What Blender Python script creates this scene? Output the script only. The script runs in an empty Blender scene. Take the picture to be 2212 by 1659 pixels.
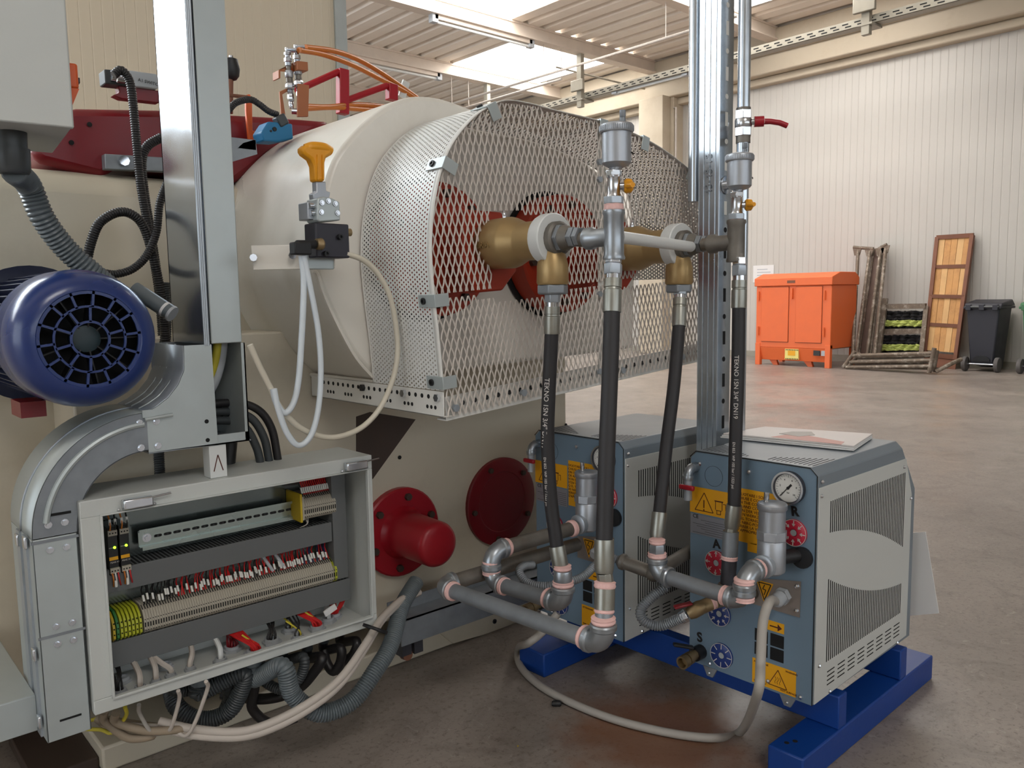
import bpy, bmesh, math, random
from mathutils import Vector, Matrix
random.seed(7)
SC = bpy.context.scene
COL = SC.collection

# ------------------------------------------------------------------ camera
F_PX, CX, CY, EYE = 1755.0, 1106.0, 829.5, 1.1
PITCH, ROLL, YAW = math.radians(6.07), math.radians(-.895), math.radians(48.4)
def _basis():
    s, c = math.sin(YAW), math.cos(YAW)
    r0, f0, z = Vector((s, -c, 0)), Vector((c, s, 0)), Vector((0, 0, 1))
    fw = f0*math.cos(PITCH) - z*math.sin(PITCH)
    up0 = f0*math.sin(PITCH) + z*math.cos(PITCH)
    return r0*math.cos(ROLL)+up0*math.sin(ROLL), -r0*math.sin(ROLL)+up0*math.cos(ROLL), fw
RT, UP, FW = _basis()
O = Vector((0, 0, EYE))
cam = bpy.data.objects.new('camera', bpy.data.cameras.new('camera'))
COL.objects.link(cam)
cam.data.sensor_fit = 'HORIZONTAL'
cam.data.sensor_width = 36.0
cam.data.lens = 36.0*F_PX/2212.0
cam.data.clip_start = .02
cam.data.clip_end = 200
m = Matrix((RT, UP, -FW)).transposed().to_4x4()
m.translation = O
cam.matrix_world = m
SC.camera = cam

# ------------------------------------------------------------------ daylight
W = bpy.data.worlds.new('daylight'); SC.world = W
W.use_nodes = True
W.node_tree.nodes['Background'].inputs[0].default_value = (.86, .93, 1, 1)
W.node_tree.nodes['Background'].inputs[1].default_value = 2.0
SKYLIGHT_STRENGTH = 6.5
WINDOW_STRENGTH = 9.0
SC.view_settings.view_transform = 'Standard'
SC.view_settings.look = 'None'
SC.view_settings.gamma = 1
SC.view_settings.use_curve_mapping = False
SC.view_settings.exposure = 0.42
SC.cycles.max_bounces = 5
SC.cycles.diffuse_bounces = 3
SC.cycles.glossy_bounces = 3
SC.cycles.use_adaptive_sampling = True
SC.cycles.adaptive_threshold = .05
SC.cycles.transparent_max_bounces = 12
SC.cycles.sample_clamp_indirect = 8
SC.cycles.use_denoising = True
SC.cycles.caustics_reflective = False
SC.cycles.caustics_refractive = False

# ------------------------------------------------------------------ picking points in space
def ray(x, y): return RT*((x-CX)/F_PX) - UP*((y-CY)/F_PX) + FW
def at_x(x, y, X): d = ray(x, y); return O + d*(X/d.x)
def at_y(x, y, Y): d = ray(x, y); return O + d*(Y/d.y)
def at_z(x, y, z): d = ray(x, y); return O + d*((z-EYE)/d.z)
def at_d(x, y, t): return O + ray(x, y)*t
def V(*a): return Vector(a)

# ------------------------------------------------------------------ materials (all procedural)
def lin(c):
    return tuple(((v/255)/12.92 if v/255 <= .04045 else ((v/255+.055)/1.055)**2.4) for v in c)
MATS = {}
def mat(name, rgb, rough=.5, metal=0.0, var=.08, vscale=8.0, bump=0.0, bscale=60.0, spec=.5, emit=0.0, dirt=None, dscale=3.0, damt=.5, coat=0.0, rvar=.1):
    if name in MATS: return MATS[name]
    M = bpy.data.materials.new(name); M.use_nodes = True
    nt = M.node_tree; N, L = nt.nodes, nt.links
    b = N['Principled BSDF']
    tc = N.new('ShaderNodeTexCoord')
    nz = N.new('ShaderNodeTexNoise'); nz.inputs['Scale'].default_value = vscale; nz.inputs['Detail'].default_value = 5
    L.new(tc.outputs['Object'], nz.inputs['Vector'])
    c = lin(rgb)
    ramp = N.new('ShaderNodeMix'); ramp.data_type = 'RGBA'
    ramp.inputs[6].default_value = (*[max(0, v*(1-var*1.6)) for v in c], 1)
    ramp.inputs[7].default_value = (*[min(1, v*(1+var*1.6)) for v in c], 1)
    L.new(nz.outputs['Fac'], ramp.inputs[0])
    out = ramp.outputs[2]
    if dirt is not None:
        n2 = N.new('ShaderNodeTexNoise'); n2.inputs['Scale'].default_value = dscale; n2.inputs['Detail'].default_value = 8; n2.inputs['Roughness'].default_value = .7
        L.new(tc.outputs['Object'], n2.inputs['Vector'])
        mr = N.new('ShaderNodeMapRange'); mr.inputs[1].default_value = .5; mr.inputs[2].default_value = .72
        mr.inputs[3].default_value = 0; mr.inputs[4].default_value = damt
        L.new(n2.outputs['Fac'], mr.inputs[0])
        mx = N.new('ShaderNodeMix'); mx.data_type = 'RGBA'
        L.new(mr.outputs[0], mx.inputs[0]); L.new(out, mx.inputs[6]); mx.inputs[7].default_value = (*lin(dirt), 1)
        out = mx.outputs[2]
    L.new(out, b.inputs['Base Color'])
    if rvar:
        rr = N.new('ShaderNodeMapRange'); rr.inputs[3].default_value = max(.03, rough-rvar); rr.inputs[4].default_value = min(1, rough+rvar)
        L.new(nz.outputs['Fac'], rr.inputs[0]); L.new(rr.outputs[0], b.inputs['Roughness'])
    else: b.inputs['Roughness'].default_value = rough
    b.inputs['Metallic'].default_value = metal
    b.inputs['Specular IOR Level'].default_value = spec
    if coat: b.inputs['Coat Weight'].default_value = coat; b.inputs['Coat Roughness'].default_value = .15
    if bump:
        nb = N.new('ShaderNodeTexNoise'); nb.inputs['Scale'].default_value = bscale; nb.inputs['Detail'].default_value = 4
        L.new(tc.outputs['Object'], nb.inputs['Vector'])
        bp = N.new('ShaderNodeBump'); bp.inputs['Strength'].default_value = bump; bp.inputs['Distance'].default_value = .002
        L.new(nb.outputs['Fac'], bp.inputs['Height']); L.new(bp.outputs[0], b.inputs['Normal'])
    if emit:
        b.inputs['Emission Color'].default_value = (*c, 1); b.inputs['Emission Strength'].default_value = emit
    MATS[name] = M
    return M

cream   = mat('cream_paint', (214, 204, 184), .35, var=.03, vscale=2, bump=.05, bscale=90, dirt=(150, 135, 112), dscale=2.2, damt=.25)
creamw  = mat('cream_white_paint', (234, 229, 219), .3, var=.03, vscale=2, bump=.04, bscale=60, dirt=(190, 178, 158), dscale=2.5, damt=.25)
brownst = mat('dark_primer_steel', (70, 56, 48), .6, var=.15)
guardw  = mat('white_guard_paint', (232, 230, 224), .38, var=.03, vscale=10)
meshp   = mat('mesh_paint', (214, 205, 196), .5, var=.06, vscale=30)
redp    = mat('deep_red_paint', (122, 18, 28), .35, var=.08, vscale=3, bump=.1, bscale=40)
redp2   = mat('bright_red_paint', (164, 24, 38), .35, var=.05)
pinkedge = mat('worn_red_edge', (205, 130, 140), .6, var=.25, vscale=60)
orangef = mat('flange_orange', (178, 56, 30), .5, var=.12, vscale=6, bump=.1)
orangeb = mat('bracket_orange', (222, 96, 38), .45, var=.05)
tan     = mat('bracket_tan', (168, 104, 66), .5, var=.06)
hoseor  = mat('orange_tube', (206, 118, 42), .35, var=.05)
motorb  = mat('motor_blue', (28, 52, 112), .28, var=.06, vscale=3, bump=.08, bscale=30, coat=.3)
motord  = mat('motor_dark_blue', (20, 30, 62), .45, var=.1)
skidb   = mat('skid_blue', (14, 62, 140), .42, var=.06, vscale=4, bump=.15, bscale=70)
sensorb = mat('sensor_blue', (28, 112, 158), .5, var=.06)
galv    = mat('galvanised', (178, 186, 194), .38, .6, var=.1, vscale=26, bump=.06, bscale=40, rvar=.15)
strutz  = mat('bright_zinc', (196, 204, 212), .24, .85, var=.08, vscale=14, bump=.05, bscale=30, rvar=.08)
galvd   = mat('dull_galvanised', (142, 147, 152), .5, .5, var=.18, vscale=30, bump=.2, bscale=60, rvar=.15)
galvp   = mat('pale_galvanised', (186, 194, 194), .38, .35, var=.05, vscale=18, rvar=.1)
shiny   = mat('polished_zinc', (216, 220, 226), .16, .95, var=.05, vscale=12, rvar=.06)
steelp  = mat('old_steel_pipe', (126, 121, 114), .55, .6, var=.3, vscale=24, bump=.3, bscale=50, dirt=(104, 88, 70), dscale=9, damt=.5)
blackst = mat('black_pipe', (74, 74, 80), .5, .5, var=.2, vscale=22, bump=.2)
zincc   = mat('cast_zinc', (164, 170, 176), .34, .8, var=.12, vscale=34, bump=.35, bscale=26, rvar=.12)
alum    = mat('cast_aluminium', (176, 180, 186), .42, .75, var=.06, vscale=40, bump=.15, bscale=120)
chrome  = mat('nickel', (200, 202, 206), .2, .95, var=.08, vscale=30)
brass   = mat('bronze_body', (178, 150, 104), .42, .6, var=.1, vscale=12, bump=.15, bscale=80, rvar=.1)
brassd  = mat('dull_brass', (150, 130, 98), .45, .8, var=.2, vscale=30)
sealant = mat('pink_sealant', (240, 196, 190), .7, var=.08, vscale=80, bump=.5, bscale=160)
whitepl = mat('white_plastic', (224, 226, 224), .4, var=.03)
tubew   = mat('white_tube', (218, 226, 232), .35, var=.03)
tubec   = mat('milky_tube', (214, 206, 188), .35, var=.04)
greypl  = mat('grey_plastic', (176, 180, 184), .45, var=.04)
boxgrey = mat('enclosure_grey', (204, 207, 203), .5, var=.03, vscale=5, bump=.12, bscale=220)
ductg   = mat('wire_duct_grey', (104, 106, 106), .55, var=.04)
ductd   = mat('wire_duct_slots', (52, 53, 54), .6, var=.1)
dark    = mat('black_plastic', (26, 26, 28), .5, var=.1)
condk   = mat('black_conduit', (34, 32, 33), .42, var=.1)
condg   = mat('grey_conduit', (98, 106, 110), .35, var=.08)
condd   = mat('dark_grey_conduit', (62, 66, 68), .4, var=.1)
rubber  = mat('hose_rubber', (42, 40, 42), .55, var=.12, vscale=14, bump=.1, bscale=90)
ferr    = mat('ferrule_steel', (158, 158, 150), .35, .8, var=.12, vscale=22, dirt=(134, 116, 84), dscale=12, damt=.4)
cablew  = mat('grey_cable', (172, 166, 158), .5, var=.05)
cablep  = mat('pale_cable', (196, 186, 176), .5, var=.06)
cabled  = mat('dusty_cable', (152, 136, 116), .6, var=.15)
yellow  = mat('handle_yellow', (236, 160, 24), .4, var=.04)
stick   = mat('sticker_yellow', (240, 172, 24), .45, var=.03)
ink     = mat('black_ink', (22, 18, 18), .6, var=.05)
inkr    = mat('dark_red_ink', (84, 28, 12), .6, var=.05)
inkw    = mat('white_print', (212, 206, 200), .6, var=.05)
chfront = mat('unit_blue_grey', (116, 138, 156), .42, var=.03, vscale=4, bump=.05)
chtop   = mat('unit_slate', (124, 134, 142), .42, var=.03)
chside  = mat('unit_side_grey', (202, 204, 200), .45, var=.02)
slotk   = mat('slot_black', (14, 14, 15), .8, var=.05)
discr   = mat('disc_red', (196, 42, 66), .35, var=.05)
discb   = mat('disc_blue', (40, 62, 128), .35, var=.05)
dialw   = mat('dial_white', (232, 230, 224), .3, var=.02)
plategr = mat('data_plate', (150, 150, 156), .4, .3, var=.04)
plateb  = mat('plate_taupe', (152, 142, 136), .35, .5, var=.1, vscale=30)
paper   = mat('paper_white', (232, 230, 228), .6, var=.02)
papern  = mat('booklet_cover', (222, 214, 210), .45, var=.04)
orangec = mat('cabinet_orange', (236, 112, 58), .45, var=.03)
wood    = mat('plank_wood', (206, 152, 92), .6, var=.16, vscale=5, dirt=(150, 96, 50), dscale=7, damt=.5)
rustf   = mat('rusty_frame', (128, 84, 64), .6, .2, var=.15)
scaff   = mat('scaffold_steel', (120, 106, 92), .6, .35, var=.3, vscale=16, bump=.3, bscale=40, dirt=(206, 196, 182), dscale=11, damt=.9)
binbk   = mat('bin_black', (44, 44, 52), .5, var=.08)
bingr   = mat('bin_green', (64, 118, 78), .5, var=.06)
tyre    = mat('wheel_grey', (98, 94, 92), .7, var=.1)
cloth   = mat('black_cloth', (44, 42, 44), .8, var=.25, vscale=20)
clothy  = mat('lime_cloth', (196, 206, 112), .7, var=.15, vscale=30)
concb   = mat('painted_concrete', (196, 183, 162), .7, var=.06, vscale=2, bump=.2, bscale=14, dirt=(160, 140, 112), dscale=1.2, damt=.35)
roofs   = mat('roof_sheet', (242, 232, 220), .5, var=.04, vscale=1.2, dirt=(222, 204, 186), dscale=.8, damt=.3)
beamp   = mat('roof_beam', (222, 208, 194), .6, var=.06)
trayg   = mat('tray_grey', (160, 154, 140), .5, .3, var=.1)
wiren   = mat('wire_red', (196, 28, 30), .45, var=.1)
wirek   = mat('wire_black', (30, 28, 28), .5, var=.1)
wireb   = mat('wire_blue', (34, 38, 84), .5, var=.1)
wiregy  = mat('wire_green_yellow', (206, 190, 60), .5, var=.15, vscale=60)
termb   = mat('terminal_beige', (176, 168, 152), .55, var=.06)
termy   = mat('terminal_green_yellow', (186, 190, 44), .5, var=.15, vscale=90)
termgr  = mat('terminal_green', (58, 128, 66), .5, var=.1)
terme   = mat('terminal_end_yellow', (206, 176, 40), .5, var=.06)
marker  = mat('wire_marker', (224, 222, 214), .5, var=.04)
relayk  = mat('relay_black', (26, 25, 26), .45, var=.08)
ledg    = mat('led_green', (150, 255, 30), .4, emit=6)
dinr    = mat('din_rail', (176, 188, 182), .28, .8, var=.06)
backp   = mat('back_plate', (120, 128, 126), .2, .85, var=.1, vscale=4)
# ------------------------------------------------------------------ mesh helpers
def frame_of(d):
    d = d.normalized()
    a = Vector((0, 0, 1)) if abs(d.z) < .9 else Vector((1, 0, 0))
    x = a.cross(d).normalized(); y = d.cross(x).normalized()
    return x, y
def spline(pts, n=8):
    pts = [Vector(p) for p in pts]
    P = [pts[0]*2-pts[1]] + pts + [pts[-1]*2-pts[-2]]
    out = []
    for i in range(1, len(P)-2):
        a, b, c, d = P[i-1], P[i], P[i+1], P[i+2]
        for k in range(n):
            t = k/n
            out.append(.5*((2*b)+(c-a)*t+(2*a-5*b+4*c-d)*t*t+(-a+3*b-3*c+d)*t**3))
    out.append(pts[-1])
    return out
def resample(path, step):
    out = [path[0]]; acc = 0
    for i in range(1, len(path)):
        a, b = path[i-1], path[i]; L = (b-a).length
        if L < 1e-9: continue
        while acc+L >= step:
            t = (step-acc)/L; a = a+(b-a)*t; out.append(a); L = (b-a).length; acc = 0
            if L < 1e-9: break
        acc += L
    return out
class MB:
    def __init__(s): s.v, s.f, s.uv = [], [], {}
    def add(s, vs, fs):
        o = len(s.v); s.v += [Vector(v) for v in vs]; s.f += [tuple(i+o for i in f) for f in fs]; return s
    def box(s, a, b):
        x0, y0, z0 = [min(p, q) for p, q in zip(a, b)]; x1, y1, z1 = [max(p, q) for p, q in zip(a, b)]
        return s.add([(x0,y0,z0),(x1,y0,z0),(x1,y1,z0),(x0,y1,z0),(x0,y0,z1),(x1,y0,z1),(x1,y1,z1),(x0,y1,z1)],
                     [(0,3,2,1),(4,5,6,7),(0,1,5,4),(1,2,6,5),(2,3,7,6),(3,0,4,7)])
    def obox(s, c, ax, ay, az):
        c, ax, ay, az = map(Vector, (c, ax, ay, az))
        vs = [c+ax*i+ay*j+az*k for k in (-1, 1) for i, j in ((-1,-1),(1,-1),(1,1),(-1,1))]
        return s.add(vs, [(0,3,2,1),(4,5,6,7),(0,1,5,4),(1,2,6,5),(2,3,7,6),(3,0,4,7)])
    def bar(s, a, b, w, h=None, up=(0, 0, 1)):
        a, b = Vector(a), Vector(b); d = (b-a); h = h or w
        x = d.cross(Vector(up))
        if x.length < 1e-6: x = d.cross(Vector((1, 0, 0)))
        x.normalize(); y = x.cross(d).normalized()
        return s.obox((a+b)/2, d/2, x*(w/2), y*(h/2))
    def lathe(s, p, d, prof, n=20, caps=True, twist=0):
        p, d = Vector(p), Vector(d).normalized(); x, y = frame_of(d)
        vs, fs = [], []
        for t, r in prof:
            for k in range(n):
                a = 2*math.pi*k/n+twist
                vs.append(p+d*t+(x*math.cos(a)+y*math.sin(a))*r)
        m = len(prof)
        for i in range(m-1):
            for k in range(n):
                k2 = (k+1) % n
                fs.append((i*n+k, i*n+k2, (i+1)*n+k2, (i+1)*n+k))
        if caps:
            if prof[0][1] > 1e-6: fs.append(tuple(range(n-1, -1, -1)))
            if prof[-1][1] > 1e-6: fs.append(tuple((m-1)*n+k for k in range(n)))
        return s.add(vs, fs)
    def cyl(s, a, b, r, r2=None, n=16, caps=True, twist=0):
        a, b = Vector(a), Vector(b)
        return s.lathe(a, b-a, [(0, r), ((b-a).length, r if r2 is None else r2)], n, caps, twist)
    def tube(s, pts, r, n=10, caps=True):
        pts = [Vector(p) for p in pts]
        vs, fs = [], []
        t0 = (pts[1]-pts[0]).normalized(); x, y = frame_of(t0)
        for i, p in enumerate(pts):
            t = (pts[min(i+1, len(pts)-1)]-pts[max(i-1, 0)])
            t = t.normalized() if t.length > 1e-9 else t0
            q = t0.rotation_difference(t); x = q @ x; y = q @ y; t0 = t
            rr = r[i] if isinstance(r, (list, tuple)) else r
            for k in range(n):
                a = 2*math.pi*k/n
                vs.append(p+(x*math.cos(a)+y*math.sin(a))*rr)
        for i in range(len(pts)-1):
            for k in range(n):
                k2 = (k+1) % n
                fs.append((i*n+k, i*n+k2, (i+1)*n+k2, (i+1)*n+k))
        if caps: fs += [tuple(range(n-1, -1, -1)), tuple((len(pts)-1)*n+k for k in range(n))]
        return s.add(vs, fs)
    def corr(s, pts, r, pitch=.006, depth=.12, n=14):
        path = resample(spline(pts, 14), pitch/4)
        rr = [r*(1-depth*(1, .25, 0, .25)[i % 4]) for i in range(len(path))]
        return s.tube(path, rr, n)
    def prism(s, poly, vec):
        poly = [Vector(p) for p in poly]; vec = Vector(vec); n = len(poly)
        nrm = Vector()
        for i in range(n): nrm += poly[i].cross(poly[(i+1) % n])
        if nrm.dot(vec) < 0: poly = poly[::-1]
        fs = [tuple(range(n-1, -1, -1)), tuple(range(n, 2*n))]
        fs += [(i, (i+1) % n, n+(i+1) % n, n+i) for i in range(n)]
        return s.add(poly+[p+vec for p in poly], fs)
    def strip(s, A, B):
        n = len(A)
        return s.add(list(A)+list(B), [(i, i+1, n+i+1, n+i) for i in range(n-1)])
    def sphere(s, c, r, n=12, sq=(1, 1, 1)):
        c = Vector(c); vs = []; fs = []
        m = n//2
        for i in range(m+1):
            for k in range(n):
                t, a = math.pi*i/m, 2*math.pi*k/n
                vs.append(c+Vector((math.sin(t)*math.cos(a)*r*sq[0], math.sin(t)*math.sin(a)*r*sq[1], math.cos(t)*r*sq[2])))
        for i in range(m):
            for k in range(n): fs.append((i*n+k, (i+1)*n+k, (i+1)*n+(k+1) % n, i*n+(k+1) % n))
        return s.add(vs, fs)
    def elbow(s, corner, d1, d2, R, r, n=16, k=8):
        # quarter bend joining direction d1 (coming in) to d2 (going out) round the corner point
        corner, d1, d2 = Vector(corner), Vector(d1).normalized(), Vector(d2).normalized()
        c = corner-d1*R+d2*R
        pts = [c-d2*R*math.cos(a)+d1*R*math.sin(a) for a in [math.pi/2*i/k for i in range(k+1)]]
        return s.tube(pts, r, n)
    def build(s, name, mtl, parent=None, bevel=0, angle=38, solid=0):
        vs = s.v
        if parent is not None: off = ORG.get(parent.name, Vector())
        else:
            lo = [min(v[i] for v in vs) for i in range(3)]; hi = [max(v[i] for v in vs) for i in range(3)]
            off = Vector(((lo[0]+hi[0])/2, (lo[1]+hi[1])/2, lo[2]))
        me = bpy.data.meshes.new(name)
        me.from_pydata([v-off for v in vs], [], s.f)
        me.materials.append(mtl)
        me.polygons.foreach_set('use_smooth', [True]*len(me.polygons))
        me.update()
        try: me.set_sharp_from_angle(angle=math.radians(angle))
        except Exception: pass
        o = bpy.data.objects.new(name, me); COL.objects.link(o)
        if parent is None: o.location = off; ORG[o.name] = off
        else: o.parent = parent; ORG[o.name] = off
        if solid:
            md = o.modifiers.new('thickness', 'SOLIDIFY'); md.thickness = solid; md.offset = 0
        if bevel:
            md = o.modifiers.new('edge', 'BEVEL'); md.width = bevel; md.segments = 2; md.limit_method = 'ANGLE'; md.angle_limit = math.radians(40)
        return o
ORG = {}
def tag(o, label=None, cat=None, group=None, kind=None):
    if label: o['label'] = label
    if cat: o['category'] = cat
    if group: o['group'] = group
    if kind: o['kind'] = kind
    return o
def thing(name, label, cat, loc=(0, 0, 0), group=None, local=False, rotz=0):
    o = bpy.data.objects.new(name, None); COL.objects.link(o)
    o.empty_display_size = .05
    o.location = loc; o.rotation_euler = (0, 0, rotz)
    ORG[o.name] = Vector() if local else Vector(loc)
    return tag(o, label, cat, group)
def single(mb, name, mtl, label, cat, group=None, kind=None, **k):
    return tag(mb.build(name, mtl, None, **k), label, cat, group, kind)
def copy_tree(o, parent=None, loc=None, rotz=None, label=None):
    c = o.copy(); COL.objects.link(c); c.parent = parent
    if loc is not None: c.location = loc
    if rotz is not None: c.rotation_euler.z = rotz
    if label: c['label'] = label
    ORG[c.name] = ORG.get(o.name, Vector())
    for ch in list(o.children): copy_tree(ch, c)
    return c
def dup_part(o, parent, dv):
    c = o.copy(); COL.objects.link(c); c.parent = parent; c.location = o.location+Vector(dv); ORG[c.name] = ORG.get(parent.name, Vector()); return c
def structure(mb, name, mtl, parent=None, **k):
    o = mb.build(name, mtl, parent, **k)
    if parent is None: o['kind'] = 'structure'
    return o
def text(body, size, p, xdir, ydir, mtl, parent, name='lettering', extrude=.0003, align='LEFT', thick=0, valign=None):
    cu = bpy.data.curves.new(name, 'FONT'); cu.body = body; cu.size = size; cu.extrude = extrude; cu.align_x = align; cu.align_y = 'CENTER'
    cu.offset = thick
    cu.resolution_u = 3
    cu.materials.append(mtl)
    if valign: cu.align_y = valign
    tmp = bpy.data.objects.new(name, cu); me = bpy.data.meshes.new_from_object(tmp); bpy.data.objects.remove(tmp); bpy.data.curves.remove(cu)
    me.name = name
    o = bpy.data.objects.new(name, me); COL.objects.link(o)
    x, y = Vector(xdir).normalized(), Vector(ydir).normalized(); z = x.cross(y).normalized(); y = z.cross(x)
    mm = Matrix((x, y, z)).transposed().to_4x4(); mm.translation = Vector(p)-(ORG.get(parent.name, Vector()) if parent else Vector())
    o.matrix_basis = mm
    if parent is not None: o.parent = parent
    return o
def bolt(mb, p, d, r=.008, h=.006, n=6):
    p, d = Vector(p), Vector(d).normalized()
    mb.cyl(p, p+d*h, r, n=n)
    return mb

# floor: trowelled concrete, stained and rust-streaked near the water units
def floor_mat():
    M = bpy.data.materials.new('concrete_floor'); M.use_nodes = True
    N, L = M.node_tree.nodes, M.node_tree.links; b = N['Principled BSDF']
    tc = N.new('ShaderNodeTexCoord')
    def noise(sc, det=6, ro=.6, dist=0):
        n = N.new('ShaderNodeTexNoise'); n.inputs['Scale'].default_value = sc; n.inputs['Detail'].default_value = det; n.inputs['Roughness'].default_value = ro; n.inputs['Distortion'].default_value = dist
        L.new(tc.outputs['Object'], n.inputs['Vector']); return n
    def ramp(src, lo, hi, a, c):
        m = N.new('ShaderNodeMapRange'); m.inputs[1].default_value = lo; m.inputs[2].default_value = hi; m.inputs[3].default_value = a; m.inputs[4].default_value = c
        L.new(src, m.inputs[0]); return m.outputs[0]
    def mix(fac, a, c):
        m = N.new('ShaderNodeMix'); m.data_type = 'RGBA'; L.new(fac, m.inputs[0])
        if isinstance(a, tuple): m.inputs[6].default_value = (*lin(a), 1)
        else: L.new(a, m.inputs[6])
        m.inputs[7].default_value = (*lin(c), 1); return m.outputs[2]
    c = mix(ramp(noise(.7, 4).outputs['Fac'], .35, .65, 0, 1), (158, 147, 138), (134, 124, 117))
    c = mix(ramp(noise(5, 8, .7, 1).outputs['Fac'], .5, .7, 0, .55), c, (98, 90, 84))
    c = mix(ramp(noise(60, 4, .8).outputs['Fac'], .52, .7, 0, .7), c, (78, 69, 63))
    c = mix(ramp(noise(26, 3, .6, 2).outputs['Fac'], .63, .74, 0, .6), c, (172, 164, 156))
    # brown water stain where the drain valves drip
    mp = N.new('ShaderNodeMapping'); mp.inputs['Location'].default_value = (-.56, 3.78, -.2); mp.vector_type = 'POINT'
    sp = N.new('ShaderNodeVectorMath'); sp.operation = 'LENGTH'
    L.new(tc.outputs['Object'], mp.inputs['Vector']); L.new(mp.outputs[0], sp.inputs[0])
    ns = noise(7, 6, .65)
    ad = N.new('ShaderNodeMath'); ad.operation = 'MULTIPLY_ADD'; ad.inputs[1].default_value = .35
    L.new(ns.outputs['Fac'], ad.inputs[0]); L.new(sp.outputs['Value'], ad.inputs[2])
    c = mix(ramp(ad.outputs[0], .46, .30, 0, .75), c, (126, 78, 44))
    L.new(c, b.inputs['Base Color'])
    L.new(ramp(noise(3, 5).outputs['Fac'], .3, .7, .28, .5), b.inputs['Roughness'])
    bp = N.new('ShaderNodeBump'); bp.inputs['Strength'].default_value = .12; bp.inputs['Distance'].default_value = .003
    L.new(noise(70, 5, .7).outputs['Fac'], bp.inputs['Height']); L.new(bp.outputs[0], b.inputs['Normal'])
    return M
def ribbed_mat(name, rgb, axis, pitch, strength=.35, rough=.45):
    # fine vertical ribs rolled into insulated wall panels, too fine to model singly
    M = bpy.data.materials.new(name); M.use_nodes = True
    N, L = M.node_tree.nodes, M.node_tree.links; b = N['Principled BSDF']
    tc = N.new('ShaderNodeTexCoord'); sx = N.new('ShaderNodeSeparateXYZ'); L.new(tc.outputs['Object'], sx.inputs[0])
    dv = N.new('ShaderNodeMath'); dv.operation = 'DIVIDE'; dv.inputs[1].default_value = pitch; L.new(sx.outputs[axis], dv.inputs[0])
    fr = N.new('ShaderNodeMath'); fr.operation = 'FRACT'; L.new(dv.outputs[0], fr.inputs[0])
    pp = N.new('ShaderNodeMath'); pp.operation = 'PINGPONG'; pp.inputs[1].default_value = .5; L.new(fr.outputs[0], pp.inputs[0])
    mr = N.new('ShaderNodeMapRange'); mr.inputs[1].default_value = .0; mr.inputs[2].default_value = .09; L.new(pp.outputs[0], mr.inputs[0])
    bp = N.new('ShaderNodeBump'); bp.inputs['Strength'].default_value = strength; bp.inputs['Distance'].default_value = .01
    L.new(mr.outputs[0], bp.inputs['Height']); L.new(bp.outputs[0], b.inputs['Normal'])
    nz = N.new('ShaderNodeTexNoise'); nz.inputs['Scale'].default_value = .8; nz.inputs['Detail'].default_value = 5; L.new(tc.outputs['Object'], nz.inputs['Vector'])
    mx = N.new('ShaderNodeMix'); mx.data_type = 'RGBA'; L.new(nz.outputs['Fac'], mx.inputs[0])
    mx.inputs[6].default_value = (*lin(tuple(v*.95 for v in rgb)), 1); mx.inputs[7].default_value = (*lin(rgb), 1)
    L.new(mx.outputs[2], b.inputs['Base Color']); b.inputs['Roughness'].default_value = rough
    return M
def perforated_mat(name, rgb, pitch, hole):
    # staggered round holes punched through sheet metal (each far under 10 px): open where punched
    M = bpy.data.materials.new(name); M.use_nodes = True
    N, L = M.node_tree.nodes, M.node_tree.links; b = N['Principled BSDF']
    b.inputs['Base Color'].default_value = (*lin(rgb), 1); b.inputs['Roughness'].default_value = .4
    uv = N.new('ShaderNodeUVMap'); uv.uv_map = 'UVMap'
    def grid(off):
        a = N.new('ShaderNodeVectorMath'); a.operation = 'ADD'; a.inputs[1].default_value = (off*pitch, off*pitch*1.732, 0); L.new(uv.outputs[0], a.inputs[0])
        d = N.new('ShaderNodeVectorMath'); d.operation = 'DIVIDE'; d.inputs[1].default_value = (pitch, pitch*1.732, 1); L.new(a.outputs[0], d.inputs[0])
        f = N.new('ShaderNodeVectorMath'); f.operation = 'FRACTION'; L.new(d.outputs[0], f.inputs[0])
        s_ = N.new('ShaderNodeVectorMath'); s_.operation = 'SUBTRACT'; s_.inputs[1].default_value = (.5, .5, 0); L.new(f.outputs[0], s_.inputs[0])
        m_ = N.new('ShaderNodeVectorMath'); m_.operation = 'MULTIPLY'; m_.inputs[1].default_value = (pitch, pitch*1.732, 0); L.new(s_.outputs[0], m_.inputs[0])
        l = N.new('ShaderNodeVectorMath'); l.operation = 'LENGTH'; L.new(m_.outputs[0], l.inputs[0]); return l.outputs['Value']
    mn = N.new('ShaderNodeMath'); mn.operation = 'MINIMUM'; L.new(grid(0), mn.inputs[0]); L.new(grid(.5), mn.inputs[1])
    gt = N.new('ShaderNodeMath'); gt.operation = 'GREATER_THAN'; gt.inputs[1].default_value = hole; L.new(mn.outputs[0], gt.inputs[0])
    L.new(gt.outputs[0], b.inputs['Alpha'])
    return M
# ================================================================== THE HALL
WX, ZC = 12.7, 5.38
structure(MB().box((-14, -16, -.2), (16, 26, 0)), 'floor', floor_mat())
wallm = ribbed_mat('wall_panel', (203, 198, 190), 1, .1085, .5)
# back wall: insulated panels one metre wide
wall = tag(bpy.data.objects.new('wall_back', None), kind='structure'); COL.objects.link(wall); ORG['wall_back'] = Vector()
jm = MB().box((WX+.03, -16, 0), (WX+.2, 26, 5.6)); jm.build('wall_core', beamp, wall)
p0 = MB().box((WX, 0, 0), (WX+.05, .988, 4.8)).build('panel', wallm, wall, bevel=.006)
p0.location = (0, 7.493-18, 0)
for i in range(1, 36): dup_part(p0, wall, (0, i*.977, 0))
structure(MB().box((WX-.012, -16, 0), (WX, 26, .1)), 'baseboard_back', trayg)
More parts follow.
